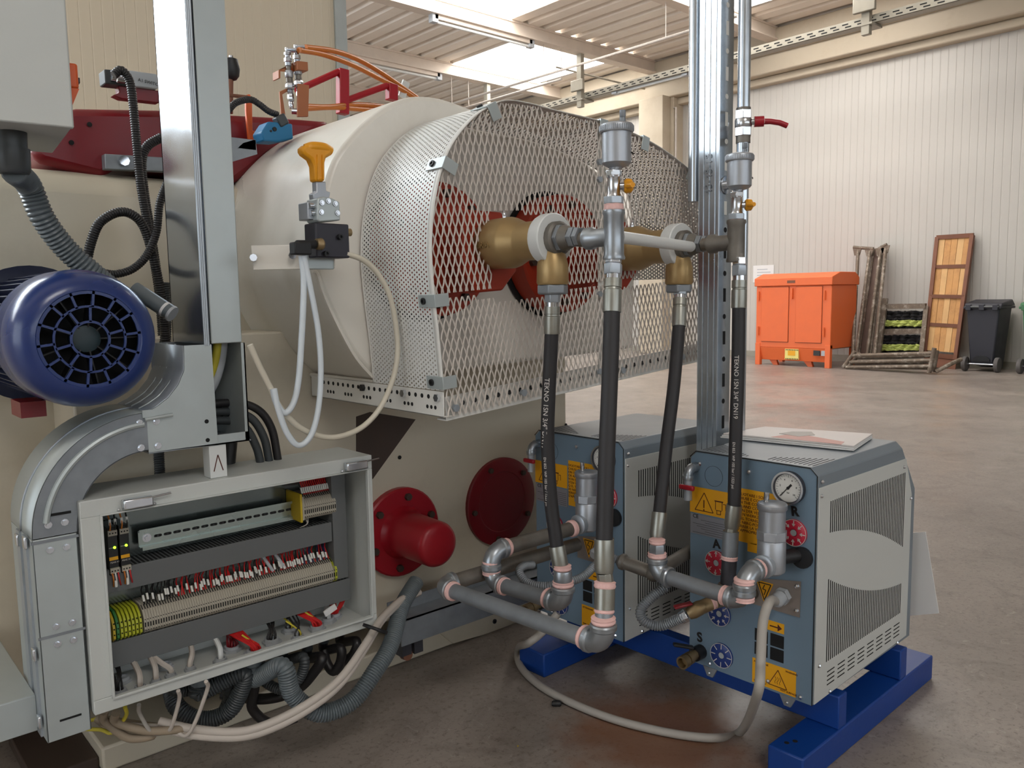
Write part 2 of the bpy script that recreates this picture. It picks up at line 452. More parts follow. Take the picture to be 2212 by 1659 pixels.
# concrete edge beam, its dark ledge and the column
eb = MB().box((WX-.34, -16, 4.70), (WX+.2, 26, 5.36)); eb.box((WX-.42, -16, 4.98), (WX-.34, 26, 5.36))
structure(eb, 'trim_1', concb, bevel=.02)
structure(MB().box((WX-.16, -16, 4.58), (WX+.1, 26, 4.70)), 'trim_2', concb, bevel=.02)
cl = MB().box((WX-.5, 9.5, 0), (WX+.1, 10.06, 4.72)); cl.box((WX-.28, 9.42, 0), (WX+.1, 9.5, 4.72))
structure(cl, 'column', concb, bevel=.012)
# partition behind the machine
partm = ribbed_mat('partition_panel', (222, 210, 188), 0, .06, .25)
pw = tag(bpy.data.objects.new('wall_left', None), kind='structure'); COL.objects.link(pw); ORG['wall_left'] = Vector()
for a_, b_ in (((-9, 5.06, 0), (-6.1, 5.2, 5.36)), ((.05, 5.06, 0), (2.93, 5.2, 5.36)), ((-6.1, 5.06, 0), (.05, 5.2, 2.15)), ((-6.1, 5.06, 4.6), (.05, 5.2, 5.36))): MB().box(a_, b_).build('wall_core', beamp, pw)
q0 = MB().box((0, 5.0, 0), (.995, 5.08, 5.36)).build('panel', partm, pw, bevel=.004); q0.location = (1.905, 0, 0)
for i in list(range(1, 2))+list(range(8, 11)): dup_part(q0, pw, (-i, 0, 0))
for i in range(6): MB().box((-.095-i, 5.0, 0), (-1.09-i, 5.08, 2.15)).build('panel', partm, pw); MB().box((-.095-i, 5.0, 4.6), (-1.09-i, 5.08, 5.36)).build('panel', partm, pw)
MB().box((2.9, 4.985, 0), (2.985, 5.22, 5.36)).build('corner_trim', galvp, pw)
# walls the camera turns its back on: a tall doorway lets daylight in from the left
lw = MB()
lw.box((-9.2, -12, 0), (-9, -1.2, 5.36)); lw.box((-9.2, 4.6, 0), (-9, 5.2, 5.36)); lw.box((-9.2, -1.2, 4.4), (-9, 4.6, 5.36))
structure(lw, 'wall_side', partm)
fw_ = MB(); fw_.box((-9.2, -12.2, 0), (13, -12, 1.9)); fw_.box((-9.2, -12.2, 4.7), (13, -12, 5.36)); fw_.box((9, -12.2, 1.9), (13, -12, 4.7)); fw_.box((-9.2, -12.2, 1.9), (-8.6, -12, 4.7))
for _x in (-5.2, -1.6, 2, 5.5): fw_.box((_x, -12.2, 1.9), (_x+.2, -12, 4.7))
structure(fw_, 'wall_front', partm)
structure(MB().box((2.98, 25.8, 0), (13, 26, 5.36)), 'wall_far', partm)
# corrugated roof sheets running along the hall, with translucent sheets let in
def sheet(x0, x1, y0, y1, z=ZC, pitch=.35, h=.085):
    mb = MB(); prof = []
    n = max(1, int(round((x1-x0)/pitch))); pitch = (x1-x0)/n
    for i in range(n):
        b = x0+i*pitch
        prof += [(b, 0), (b+pitch*.6, 0), (b+pitch*.72, h), (b+pitch*.88, h)]
    prof.append((x1, 0))
    mb.strip([(x, y0, z+dz) for x, dz in prof], [(x, y1, z+dz) for x, dz in prof])
    return mb
ceil = tag(bpy.data.objects.new('ceiling', None), kind='structure'); COL.objects.link(ceil); ORG['ceiling'] = Vector()
BY = [-12.25+2.45*i for i in range(16)]           # beam lines: ..., 7.35, 9.8, 12.25, 14.7 ...
sky = {}
for i in range(15):
    y0 = BY[i]
    if abs(y0-9.8) < .1: sky[i] = (9.5, 11.75)
    elif abs(y0-7.35) < .1: sky[i] = (6.25, 8.75)
    elif abs(y0-4.9) < .1: sky[i] = (9.25, 11.25)
    elif abs(y0-2.45) < .1: sky[i] = (6.25, 8.75)
    elif abs(y0+4.9) < .1: sky[i] = (-2.25, .25)
    elif abs(y0-14.7) < .1: sky[i] = (5.25, 8.25)
glow = bpy.data.materials.new('translucent_roof_sheet'); glow.use_nodes = True
_b = glow.node_tree.nodes['Principled BSDF']; _b.inputs['Base Color'].default_value = (.9, .9, .88, 1)
_b.inputs['Emission Color'].default_value = (1, .98, .95, 1); _b.inputs['Emission Strength'].default_value = SKYLIGHT_STRENGTH
day = glow.copy(); day.name = 'daylit_window_pane'; _d = day.node_tree.nodes['Principled BSDF']; _d.inputs['Emission Color'].default_value = (.86, .94, 1, 1); _d.inputs['Emission Strength'].default_value = WINDOW_STRENGTH
win = tag(bpy.data.objects.new('window_1', None), kind='structure'); COL.objects.link(win); ORG['window_1'] = Vector()
for k in range(6):
    x0 = -6.05+k*1.0
    MB().box((x0+.04, 5.1, 2.2), (x0+.96, 5.11, 4.55)).build('pane', day, win)
mb = MB()
for x in (-6.07, -5.07, -4.07, -3.07, -2.07, -1.07, -.07): mb.box((x, 5.02, 2.15), (x+.06, 5.14, 4.6))
mb.box((-6.1, 5.02, 2.15), (.0, 5.14, 2.2)); mb.box((-6.1, 5.02, 4.55), (0, 5.14, 4.6)); mb.build('window_frame', galvp, win)
for i in range(15):
    y0, y1 = BY[i], BY[i+1]
    spans = [(-9.25, 12.75)]
    if i in sky:
        a, b = sky[i]; spans = [(-9.25, a), (b, 12.75)]
        MB().box((a, y0, ZC+.03), (b, y1, ZC+.035)).build('skylight_sheet', glow, ceil)
    for a, b in spans: sheet(a, b, y0, y1).build('roof_sheet', roofs, ceil)
MB().box((-9.3, -12.4, ZC+.35), (13, 26.2, ZC+.4)).build('weather_skin', beamp, ceil)
nb = 0
for i, y in enumerate(BY):
    nb += 1
    mb = MB().box((-9.2, y-.07, ZC-.03), (12.75, y+.07, ZC)); mb.box((-9.2, y-.05, ZC-.2), (12.75, y+.05, ZC-.03)); mb.box((-9.2, y-.1, ZC-.22), (12.75, y+.1, ZC-.2))
    structure(mb, 'roof_beam', beamp)
# fluorescent battens under the beams
def batten(p, d, L, label):
    t = thing('strip_light', label, 'lamp', p, 'strip lights under the roof')
    p = Vector(p); d = Vector(d); s = d.cross(Vector((0, 0, 1)))
    mb = MB(); mb.obox(p+Vector((0, 0, .03)), d*L/2, s*.05, Vector((0, 0, .03))); mb.build('housing', beamp, t)
    MB().cyl(p-d*L*.48-Vector((0, 0, .03)), p+d*L*.48-Vector((0, 0, .03)), .022, n=10).build('diffuser', whitepl, t)
    for k in (-1, 1): MB().box(p+d*L*.5*k-Vector((.05, .05, .05)), p+d*L*.5*k+Vector((.05, .05, .06))).build('end_cap', greypl, t)
_p = at_z(1085, 55, ZC-.28); batten((_p.x, 9.8, ZC-.28), (1, 0, 0), 1.9, 'white strip light beside the large glowing skylight')
_p = at_z(888, 133, ZC-.28); batten((_p.x, 12.25, ZC-.28), (1, 0, 0), 1.9, 'pale strip light under the beam left of the skylight')
batten(at_x(1403, 172, 10.48)+V(0, 0, -.04), (0, 1, 0), 1.4, 'slim white strip light below the long cable tray')
# perforated cable tray along the edge beam, on hanging brackets
tx, tz = 10.4, 4.43
mb = MB().box((tx, -10, tz), (tx+.16, 20, tz+.005)); mb.box((tx, -10, tz), (tx+.004, 20, tz+.1)); mb.box((tx+.156, -10, tz), (tx+.16, 20, tz+.1))
trayr = tag(thing('cable_tray', 'long grey perforated cable tray running along the concrete edge beam', 'cable tray', (tx, 5, tz)))
mb.build('tray', trayg, trayr)
mb = MB()
for i in range(150): mb.box((tx-.002, -8+i*.16, tz+.025), (tx+.001, -7.92+i*.16, tz+.04)); mb.box((tx-.002, -7.96+i*.16, tz+.06), (tx+.001, -7.88+i*.16, tz+.075))
o = mb.build('slots', slotk, trayr); o['kind'] = 'stuff'
mb = MB()
for i in range(4): mb.tube(spline([(tx+.03+.03*i, -10+j*1.5, tz+.025+.02*random.random()) for j in range(20)], 3), .011, 6)
mb.build('cables', cablep, trayr)['kind'] = 'stuff'
def hanger(y, label, box=True):
    pt = V(tx-.045, y, tz)
    t = thing('hanger_post', label, 'bracket', pt, 'cable tray hangers')
    MB().box(pt+V(-.04, -.05, -.14), pt+V(.04, .05, ZC-.22-tz)).build('post', trayg, t)
    if box: MB().box(pt+V(-.1, -.14, .12), pt+V(-.045, .14, .3)).build('splice_case', trayg, t, bevel=.01)
    MB().box(pt+V(-.05, -.09, -.03), pt+V(.24, .09, -.005)).build('foot_bracket', trayg, t)
hanger(9.8, 'hanging post with a splice box left of the tall strut')
hanger(4.9, 'hanging post with a splice box at the upper right')
hanger(12.25, 'plain hanging post seen above the guard top', False)
# conduits crossing under the roof
CP = 'conduits under the roof'
for X, q, y0, y1, lab in ((9.5, (1250, 140), 15.5, 6.2, 'upper of two thin conduits crossing under the skylight'), (9.9, (1250, 160), 15.5, 9.8, 'lower of two thin conduits crossing under the skylight')):
    z = at_x(*q, X).z
    t = thing('conduit_pipe', lab, 'conduit', (X, y1, z), CP)
    MB().cyl((X, y0, z), (X, y1, z), .02, n=8).build('pipe', cablep, t)
    for yb in (14.7, 12.25, 9.8, 7.35):
        if y1-.1 < yb < y0: MB().cyl((X, yb, z), (X, yb, ZC-.22), .006, n=6).build('hanger_rod', cablep, t)
z = at_y(1258, 158, 9.9).z
single(MB().cyl((9.9, 9.92, z), (WX-.5, 9.92, z), .016, n=8), 'conduit_pipe', trayg, 'thin bare conduit running to the concrete column', 'conduit', CP)
pp = at_x(1458, 215, WX-.3)
single(MB().tube([V(WX-.29, 9.41, 4.5), V(WX-.29, 9.36, 4.5), V(WX-.29, 9.36, .02)], .02, 8), 'wall_conduit', cablep, 'thin pale conduit running down beside the concrete column', 'conduit')
# small paper notice on the back wall
a, b = at_x(1627, 574, WX-.012), at_x(1671, 609, WX-.012)
sg = thing('wall_notice', 'white paper notice on the wall behind the orange cabinet', 'notice', (a.x, b.y, b.z-.1))
MB().box((a.x, a.y, b.z), (a.x+.008, b.y, a.z)).build('sheet', paper, sg, bevel=.002)
for k in range(4):
    zz = a.z-.07-.05*k
    MB().box((a.x-.002, a.y-.08, zz-.006), (a.x, a.y-.08-(.2, .26, .15, .22)[k], zz+.006)).build('print_line', greypl, sg)
# ================================================================== THE ROLL MILL
R1, R2, RZ = 1.224, 1.664, 1.222          # roll axes (x) and their height
mill = thing('roll_mill', 'large cream painted two roll mill with red castings and cover discs', 'machine', (1.2, 2.2, 0))
# body, base and plinth
mb = MB().box((-.9, 2.22, .13), (1.95, 3.0, 1.43)); mb.build('body', cream, mill, bevel=.06)
mb = MB().box((.47, 2.03, .13), (2.06, 2.35, 1.02)); mb.build('base_plate', cream, mill, bevel=.006)
mb = MB().box((.47, 2.0, 0), (1.9, 2.3, .062)); mb.build('plinth', cream, mill, bevel=.006)
MB().box((.33, 2.03, 0), (.47, 2.3, .03)).build('foot_slab', brownst, mill, bevel=.004)
MB().prism([at_y(x, y, 2.028) for x, y in ((800, 890), (898, 906), (806, 1034), (770, 1060), (770, 900))], (0, .004, 0)).build('gusset', brownst, mill)  # thin dark plate, its colour standing in for the shade of a gap in the base
MB().prism([at_y(x, y, 1.99) for x, y in ((916, 1340), (980, 1391), (1112, 1352), (1170, 1280), (1080, 1290))], (0, .02, 0)).build('cover_plate', cream, mill, bevel=.003)
for q in ((959, 1348), (1068, 1342)):
    p = at_y(*q, 1.988); MB().lathe(p, (0, -1, 0), [(0, .008), (.003, .008), (.003, .004), (0, .004)], 14).build('screw', ductd, mill)
for q in ((863, 988), (1222, 918)):
    p = at_y(*q, 2.028); MB().cyl(p, p+V(0, -.002, 0), .006, n=12).build('hole_plug', slotk, mill)
# steel channel under the pipes
mb = MB().box((1.22, 1.86, .125), (1.95, 1.864, .2)); mb.box((1.22, 1.86, .196), (1.95, 1.93, .2)); mb.box((1.22, 1.926, .2), (1.95, 1.93, .235))
ch = single(mb, 'steel_channel', galvd, 'grey folded steel channel along the base under the pipes', 'channel')
p = at_y(880, 1375, 1.9); mb = MB().box(p+V(-.03, -.02, -.05), p+V(.0, .02, .05)); mb.box(p+V(.01, -.02, -.05), p+V(.04, .02, .05))
tag(mb.build('support_bracket', blackst, None), 'short dark steel bracket under the channel end', 'bracket')
p = at_y(873, 1412, 1.9); single(MB().cyl(p, p+V(.0, -.02, .002), .016, n=16), 'rusty_pipe_stub', rustf, 'rusty round pipe end below the channel bracket', 'pipe')
# housing with its rounded left flank
ridge = [(815, 822), (770, 772), (732, 706), (702, 642), (684, 592), (680, 540), (686, 480), (700, 415), (722, 345), (760, 292), (808, 247), (858, 217), (905, 207), (962, 214), (1035, 240)]
prof = [at_y(x, y, 1.71) for x, y in ridge]
prof = spline(prof, 4)
prof += [V(1.75, 1.71, 1.545), V(2.0, 1.71, 1.42), V(2.06, 1.71, 1.2), V(2.05, 1.71, .93)]
MB().prism(prof, (0, .62, 0)).build('housing', creamw, mill, bevel=.012, angle=30)
wl = [at_y(x, y, 1.706) for x, y in ((812, 822), (770, 774), (733, 708), (704, 645), (686, 592), (676, 586))]
MB().tube(spline(wl, 6), .004, 6).build('weld_seam', creamw, mill)
p = at_y(815, 826, 1.705); MB().tube([p, p+V(-.004, .2, 0), p+V(-.01, .45, .0)], .006, 6).build('weld_seam', creamw, mill)
# bolted plate that carries the hand valve
a, b = at_y(541, 530, 1.70), at_y(722, 580, 1.60)
bp = MB(); q = [at_y(541, 530, 1.70), at_y(722, 527, 1.60), at_y(722, 580, 1.60), at_y(546, 584, 1.70)]
bp.prism(q, (.006, .006, 0)); bp.build('valve_plate', creamw, mill, bevel=.002)
for x, y, Y in ((546, 557, 1.695), (630, 552, 1.645)):
    p = at_y(x, y, Y); MB().cyl(p, p+V(-.004, -.012, 0), .008, n=8).build('plate_bolt', chrome, mill)
MB().box(at_y(660, 520, 1.59), at_y(722, 582, 1.59)+V(0, .02, 0)).build('valve_foot', galvp, mill, bevel=.002)
# roll ends with bolted flanges, seen through the mesh
for i, X in enumerate((R1, R2)):
    mb = MB().lathe((X, 1.705, RZ), (0, -1, 0), [(0, .18), (.003, .18)], 40); mb.build('roll_bore', slotk, mill)
    mb = MB().lathe((X, 1.7, RZ), (0, -1, 0), [(0, .165), (.06, .165), (.066, .16), (.066, .11), (.12, .105), (.125, .1), (.125, .06), (.235, .06), (.24, .055)], 40)
    fl = mb.build('roll_flange', orangef, mill)
    mb = MB()
    for k in range(10):
        a = 2*math.pi*k/10+.2; p = V(X+.137*math.cos(a), 1.634, RZ+.137*math.sin(a)); mb = MB(); mb.cyl(p, p+V(0, -.014, 0), .011, n=6); mb.build('bolt', brownst, fl)
    mb = MB().prism([V(X+x, 1.47, RZ+z) for x, z in ((-.085, .075), (.03, .075), (.075, .03), (.075, -.06), (.03, -.105), (-.05, -.11), (-.085, -.06))], (0, -.03, 0))
    mb.build('stop_plate', orangef, fl, bevel=.004)
# red castings on top and behind
rq = [(150, 232), (345, 236), (490, 246), (600, 252), (720, 262), (660, 300), (590, 335), (505, 400), (440, 392), (352, 372), (250, 366), (222, 384), (90, 352), (60, 330)]
MB().prism([at_y(x, y, 2.26) for x, y in rq], (0, .45, 0)).build('cross_head', redp, mill, bevel=.02)
a = [at_y(x, y, 2.23) for x, y in ((226, 332), (390, 342), (392, 372), (228, 365))]
MB().prism(a, (0, .03, 0)).build('wear_strip', galvd, mill, bevel=.002)
p = at_y(266, 348, 2.228); MB().cyl(p, p+V(0, -.012, 0), .013, n=8).build('bolt', shiny, mill)
for q in ((193, 269), (154, 308)):
    p = at_y(*q, 2.258); MB().cyl(p, p+V(0, -.003, 0), .006, n=10).build('hole_plug', slotk, mill)
for pts in (((740, 150), (740, 247)), ((846, 182), (846, 217))):
    mb = MB().bar(at_y(*pts[0], 2.45), at_y(*pts[1], 2.45), .036, .03, up=(0, 1, 0)); mb.build('rail_post', redp2, mill, bevel=.003)
for u, w in (((660, 187), (731, 155)), ((748, 217), (836, 185)), ((640, 196), (660, 187))):
    mb = MB().cyl(at_y(*u, 2.45), at_y(*w, 2.45), .011, n=10); mb.build('guard_rail', redp2, mill)
# red drive cover cap and the big red disc
c = V(1.335, 2.03, .402)
mb = MB().lathe(c, (0, -1, 0), [(0, .135), (.018, .135), (.022, .13), (.022, .08), (.035, .072), (.05, .068), (.19, .066), (.2, .062), (.206, .052), (.208, .03), (.208, 0)], 40)
cap = mb.build('shaft_cap', redp2, mill)
for k in range(6):
    a = 2*math.pi*k/6+.35; p = c+V(.108*math.cos(a), -.022, .108*math.sin(a)); MB().cyl(p, p+V(0, -.012, 0), .011, n=6).build('bolt', brownst, cap)
c = at_y(1080, 1082, 2.03)
mb = MB().lathe(c, (0, -1, 0), [(0, .148), (.012, .148), (.014, .144), (.014, .102), (.012, .1), (.012, 0)], 48)
dsc = mb.build('cover_disc', redp, mill)
for k in range(5):
    a = 2*math.pi*k/5+.75; p = c+V(.125*math.cos(a), -.014, .125*math.sin(a)); MB().cyl(p, p+V(0, -.01, 0), .009, n=6).build('bolt', brownst, dsc)

# ------------------------------------------------------------------ guard over the roll ends
YG, YB = 1.42, 1.70
guard = thing('roll_guard', 'white perforated guard with expanded mesh front over the roll ends', 'guard', (1.5, 1.5, .84))
opx = [(963, 905), (957, 845), (948, 740), (938, 650), (931, 560), (932, 490), (940, 422), (957, 352), (984, 298), (1022, 254), (1058, 229), (1092, 217), (1140, 223), (1200, 239), (1300, 263), (1360, 285), (1420, 316), (1470, 352), (1505, 386), (1524, 424), (1528, 600), (1525, 776)]
OUT = [at_y(x, y, YG) for x, y in opx]
perf = perforated_mat('perforated_sheet', (230, 230, 226), .0102, .0022)
fine = spline(OUT[1:-1], 6)
def shell(path, y0, y1, name, mtl, off=0, k=1):
    mb = MB(); mb.strip([V(p.x, y0, p.z) for p in path], [V(p.x, y1, p.z) for p in path])
    o = mb.build(name, mtl, guard, angle=60)
    uvl = o.data.uv_layers.new(name='UVMap'); s_ = [0]
    for i in range(1, len(path)): s_.append(s_[-1]+(path[i]-path[i-1]).length)
    n = len(path)
    for poly in o.data.polygons:
        for li in poly.loop_indices:
            vi = o.data.loops[li].vertex_index
            uvl.data[li].uv = (s_[vi % n], y0 if vi < n else y1)
    return o
shell(fine, YG+.012, YB, 'perforated_shell', perf)
es = []
mb = MB(); mb.strip([V(p.x, YG-.004, p.z) for p in fine], [V(p.x, YG+.012, p.z) for p in fine]); mb.build('edge_strip', guardw, guard, solid=.002, angle=60)
mb = MB(); mb.strip([V(p.x, YB-.003, p.z) for p in fine], [V(p.x, YB+.004, p.z) for p in fine]); mb.build('edge_strip', guardw, guard, solid=.002, angle=60)
# slotted angle rails along the bottom
zr0, zr1 = .84, .897
xl = 1.062
mb = MB().box((xl-.003, YG, zr0), (xl, 2.02, zr1)); mb.box((xl-.003, YG, zr0), (xl+.03, 2.02, zr0+.003)); sr = mb.build('slotted_rail', guardw, guard, bevel=.001)
for i in range(22):
    p = V(xl-.0034, YG+.03+i*.025, zr1-.014); MB().cyl(p, p+V(.001, 0, 0), .0052, n=10).build('slot', slotk, sr)
for i in range(6):
    for j in (0, .015, .03):
        p = V(xl-.0034, YG+.03+i*.09+j, zr0+.02); MB().cyl(p, p+V(.001, 0, 0), .0046, n=10).build('slot', slotk, sr)
for yy in (YG+.018, YG+.15, YG+.33):
    p = V(xl-.003, yy, zr1-.014); MB().cyl(p, p+V(-.008, 0, 0), .009, n=6).build('bolt', shiny if yy < 1.6 else dark, sr)
A, B = at_y(964, 884, YG+.006), at_y(1525, 758, YG+.006)
dr = (B-A).normalized(); up = V(-dr.z, 0, dr.x)
mb = MB().obox((A+B)/2+V(0, .004, 0), (B-A)/2, V(0, .0015, 0), up*.027); mb.obox((A+B)/2-up*.026+V(0, .02, 0), (B-A)/2, V(0, .018, 0), up*.0015)
fr = mb.build('slotted_rail', guardw, guard, bevel=.001)
for t in (.02, .23, .6, .87, .975):
    p = A+(B-A)*t+V(0, -.004, 0); MB().cyl(p, p+V(0, -.009, 0), .009, n=6).build('bolt', galv, fr)
for i in range(26):
    p = A+(B-A)*(.05+i*.036)+up*.006+V(0, .0012, 0)
    MB().cyl(p, p+V(0, .001, 0), .006, n=8).build('slot', ductd, fr)
# centre post behind the mesh
a, b = at_y(1293, 275, YG+.02), at_y(1293, 800, YG+.02)
mb = MB().box((a.x-.016, YG+.008, b.z), (a.x+.016, YG+.011, a.z)); ps = mb.build('centre_strap', guardw, guard)
for y in (350, 388, 635, 802):
    p = at_y(1293, y, YG); MB().cyl(p, p+V(0, -.008, 0), .008, n=6).build('bolt', galv, ps)
# expanded mesh: every zigzag strand is its own piece
TILT = math.radians(4.3); e1, e2 = V(math.cos(TILT), 0, math.sin(TILT)), V(-math.sin(TILT), 0, math.cos(TILT))
def inpoly(p, poly):
    c = False; n = len(poly); j = n-1
    for i in range(n):
        a, b = poly[i], poly[j]
        if (a.z > p.z) != (b.z > p.z) and p.x < (b.x-a.x)*(p.z-a.z)/(b.z-a.z)+a.x: c = not c
        j = i
    return c
outl = [V(p.x, YG, p.z) for p in spline(OUT, 5)]
holes = [[at_y(x, y, YG) for x, y in q] for q in (
    [(1056, 462), (1180, 466), (1215, 500), (1232, 560), (1222, 618), (1180, 640), (1068, 650)],
    [(1379, 492), (1450, 491), (1500, 500), (1521, 540), (1512, 585), (1492, 604), (1384, 612)])]
cutA, cutB = at_y(930, 643, YG), at_y(1527, 596, YG)
p_s, per, amp = .0084, .0432, .0037
org = outl[0]
for row, nm in ((1, 'mesh_panel'), (0, 'mesh_panel')):
    panel = bpy.data.objects.new(nm, None); COL.objects.link(panel); panel.parent = guard; ORG[panel.name] = ORG[guard.name]
    dy = -.002 if row == 0 else .001
    for i in range(-8, 130):
        run = []; best = []
        for k in range(0, 100):
            bz = -.04+k*per/4
            ph = (bz/per+(.0 if row else .37)) % 1.0
            tri = (abs(ph-.5)*4-1)
            tri = max(-1, min(1, tri*1.25))
            q = org+e1*(i*p_s+(1 if i % 2 else -1)*amp*tri)+e2*bz
            zc = cutA.z+(cutB.z-cutA.z)*(q.x-cutA.x)/(cutB.x-cutA.x)
            ok = inpoly(q, outl) and not any(inpoly(q, h) for h in holes) and ((q.z > zc+.004) if row else (q.z < zc-.002))
            if ok: run.append(V(q.x, YG+dy, q.z))
            if (not ok or k == 99) and run:
                if len(run) > 2: best.append(run)
                run = []
        if best:
            mb = MB()
            for r_ in best: mb.tube(r_, .0021, 4)
            mb.build('strand', meshp, panel, angle=20)
# steel clips round the edge, each screwed to the shell and hooked over the mesh
def clip(px, py, side):
    p = at_y(px, py, YG)
    i = min(range(len(fine)), key=lambda k: (fine[k]-p).length); q = fine[i]
    t = (fine[min(i+1, len(fine)-1)]-fine[max(i-1, 0)]).normalized(); nrm = V(t.z, 0, -t.x)
    if nrm.dot(q-V(1.5, YG, 1.15)) < 0: nrm = -nrm
    mb = MB(); w = .014
    mb.obox(V(q.x, YG+.022, q.z)+nrm*.003, V(0, .03, 0), t*w, nrm*.0015)
    mb.obox(V(q.x, YG-.008, q.z)-nrm*.014, nrm*.019, t*w, V(0, .0015, 0))
    cpo = mb.build('clip', galvp, guard, bevel=.0008)
    c0 = V(q.x, YG+.032, q.z)+nrm*.0045
    MB().lathe(c0, nrm, [(0, .0075), (.004, .0075), (.004, .004), (.001, .004)], 12).build('screw', dark, cpo)
for px, py in ((945, 342), (934, 650), (956, 828), (1062, 232), (1296, 264), (1392, 302), (1488, 372), (1528, 500)): clip(px, py, 0)

# ------------------------------------------------------------------ rotary unions
def union(X, label):
    t = thing('rotary_union', label, 'rotary union', (X, 1.3, 1.1), 'rotary unions on the roll ends')
    c = V(X, 1.47, RZ)
    bd = MB().lathe(c, (0, -1, 0), [(0, .05), (.012, .056), (.1, .057), (.108, .055), (.14, .043), (.145, .042), (.215, .042)], 32)
    body = bd.build('body', brass, t)
    MB().lathe(c+V(0, -.205, 0), (0, -1, 0), [(0, .04), (.0, .052), (.006, .054), (.03, .054), (.032, .052), (.032, .034)], 32).build('ring', whitepl, t)
    oy = 1.243
    MB().lathe((X, oy, RZ-.01), (0, 0, -1), [(0, .022), (.03, .03), (.045, .0335), (.082, .0345), (.086, .032)], 28).build('outlet', brass, t)
    MB().lathe((X, oy, RZ-.094), (0, 0, -1), [(0, .026), (.003, .034), (.02, .034), (.023, .03)], 6).build('locknut', galvd, t, bevel=.002)
    d = V(0, -1, 0); y0 = 1.235
    MB().lathe((X, 1.24, RZ), d, [(0, .036), (.02, .036), (.024, .031)], 20).build('gland', steelp, t)
    MB().lathe((X, 1.218, RZ), d, [(0, .03), (.012, .03)], 6).build('hex_nut', galvd, t, bevel=.001)
    MB().lathe((X, 1.205, RZ), d, [(0, .027), (.02, .021)], 20).build('reducer', steelp, t)
    MB().lathe((X, 1.186, RZ), d, [(0, .022), (.014, .022)], 6).build('hex_nut', galvd, t, bevel=.001)
    MB().lathe((X, 1.171, RZ), d, [(0, .02), (.012, .02)], 6).build('hex_nut', galvd, t, bevel=.001)
    p = V(X-.01, 1.385, RZ+.055); MB().lathe(p, (0, 0, 1), [(0, .005), (.008, .005), (.012, .003), (.016, .004), (.018, 0)], 10).build('grease_nipple', shiny, t)
    text('0160', .02, (X-.0305, oy, RZ-.083), (0, 0, 1), (0, 1, 0), brass, body, extrude=.001)
    text('TURIAN'[0:5], .02, (X-.0578, 1.44, RZ-.006), (0, -1, 0), (0, 0, 1), brass, body, extrude=.001)
    return t
u1 = union(R1, 'bronze rotary union with white ring on the near roll, left of the two')
u2 = union(R2, 'bronze rotary union with white ring on the far roll, beside the strut')
# steel tie bar between the two unions
a, b = at_d(1338, 518, 1.62), V(R2, 1.19, RZ-.005)
single(MB().cyl(V(R1+.02, 1.075, RZ-.006), V(R2-.04, 1.18, RZ-.008), .0125, n=16), 'tie_bar', whitepl, 'white painted round bar bridging the two rotary unions', 'bar')
# ================================================================== HOSES AND PIPEWORK
def ring(t, p, d, r, L=.012, name='sealant_ring', m_=None):
    d = Vector(d).normalized(); p = Vector(p)
    return MB().lathe(p-d*L/2, d, [(0, r*.9), (L*.12, r*1.0), (L*.35, r*1.06), (L*.65, r*1.0), (L*.88, r*1.05), (L, r*.88)], 18).build(name, m_ or sealant, t)
def bend(t, corner, d1, d2, r=.0215, R=.03, m_=None, s1=True, s2=True):
    # malleable elbow with beaded collars and sealant at both mouths
    m_ = m_ or zincc; corner, d1, d2 = Vector(corner), Vector(d1).normalized(), Vector(d2).normalized()
    mb = MB().elbow(corner, d1, d2, R, r, 18, 10)
    for q, d in ((corner-d1*R, -d1), (corner+d2*R, d2)):
        mb.lathe(q-d*.004, d, [(0, r), (.003, r*1.14), (.011, r*1.16), (.014, r*1.05)], 20)
    e = mb.build('elbow', m_, t)
    if s1: ring(t, corner-d1*(R+.016), d1, r*1.0, .013)
    if s2: ring(t, corner+d2*(R+.016), d2, r*1.0, .013)
    return e
def straight(t, a, b, r=.0175, m_=None, name='pipe'):
    return MB().cyl(a, b, r, n=20).build(name, m_ or galvd, t)
def along(path, s):
    acc = 0
    for i in range(1, len(path)):
        L = (path[i]-path[i-1]).length
        if acc+L >= s: return path[i-1]+(path[i]-path[i-1])*((s-acc)/L), (path[i]-path[i-1]).normalized()
        acc += L
    return path[-1], (path[-1]-path[-2]).normalized()
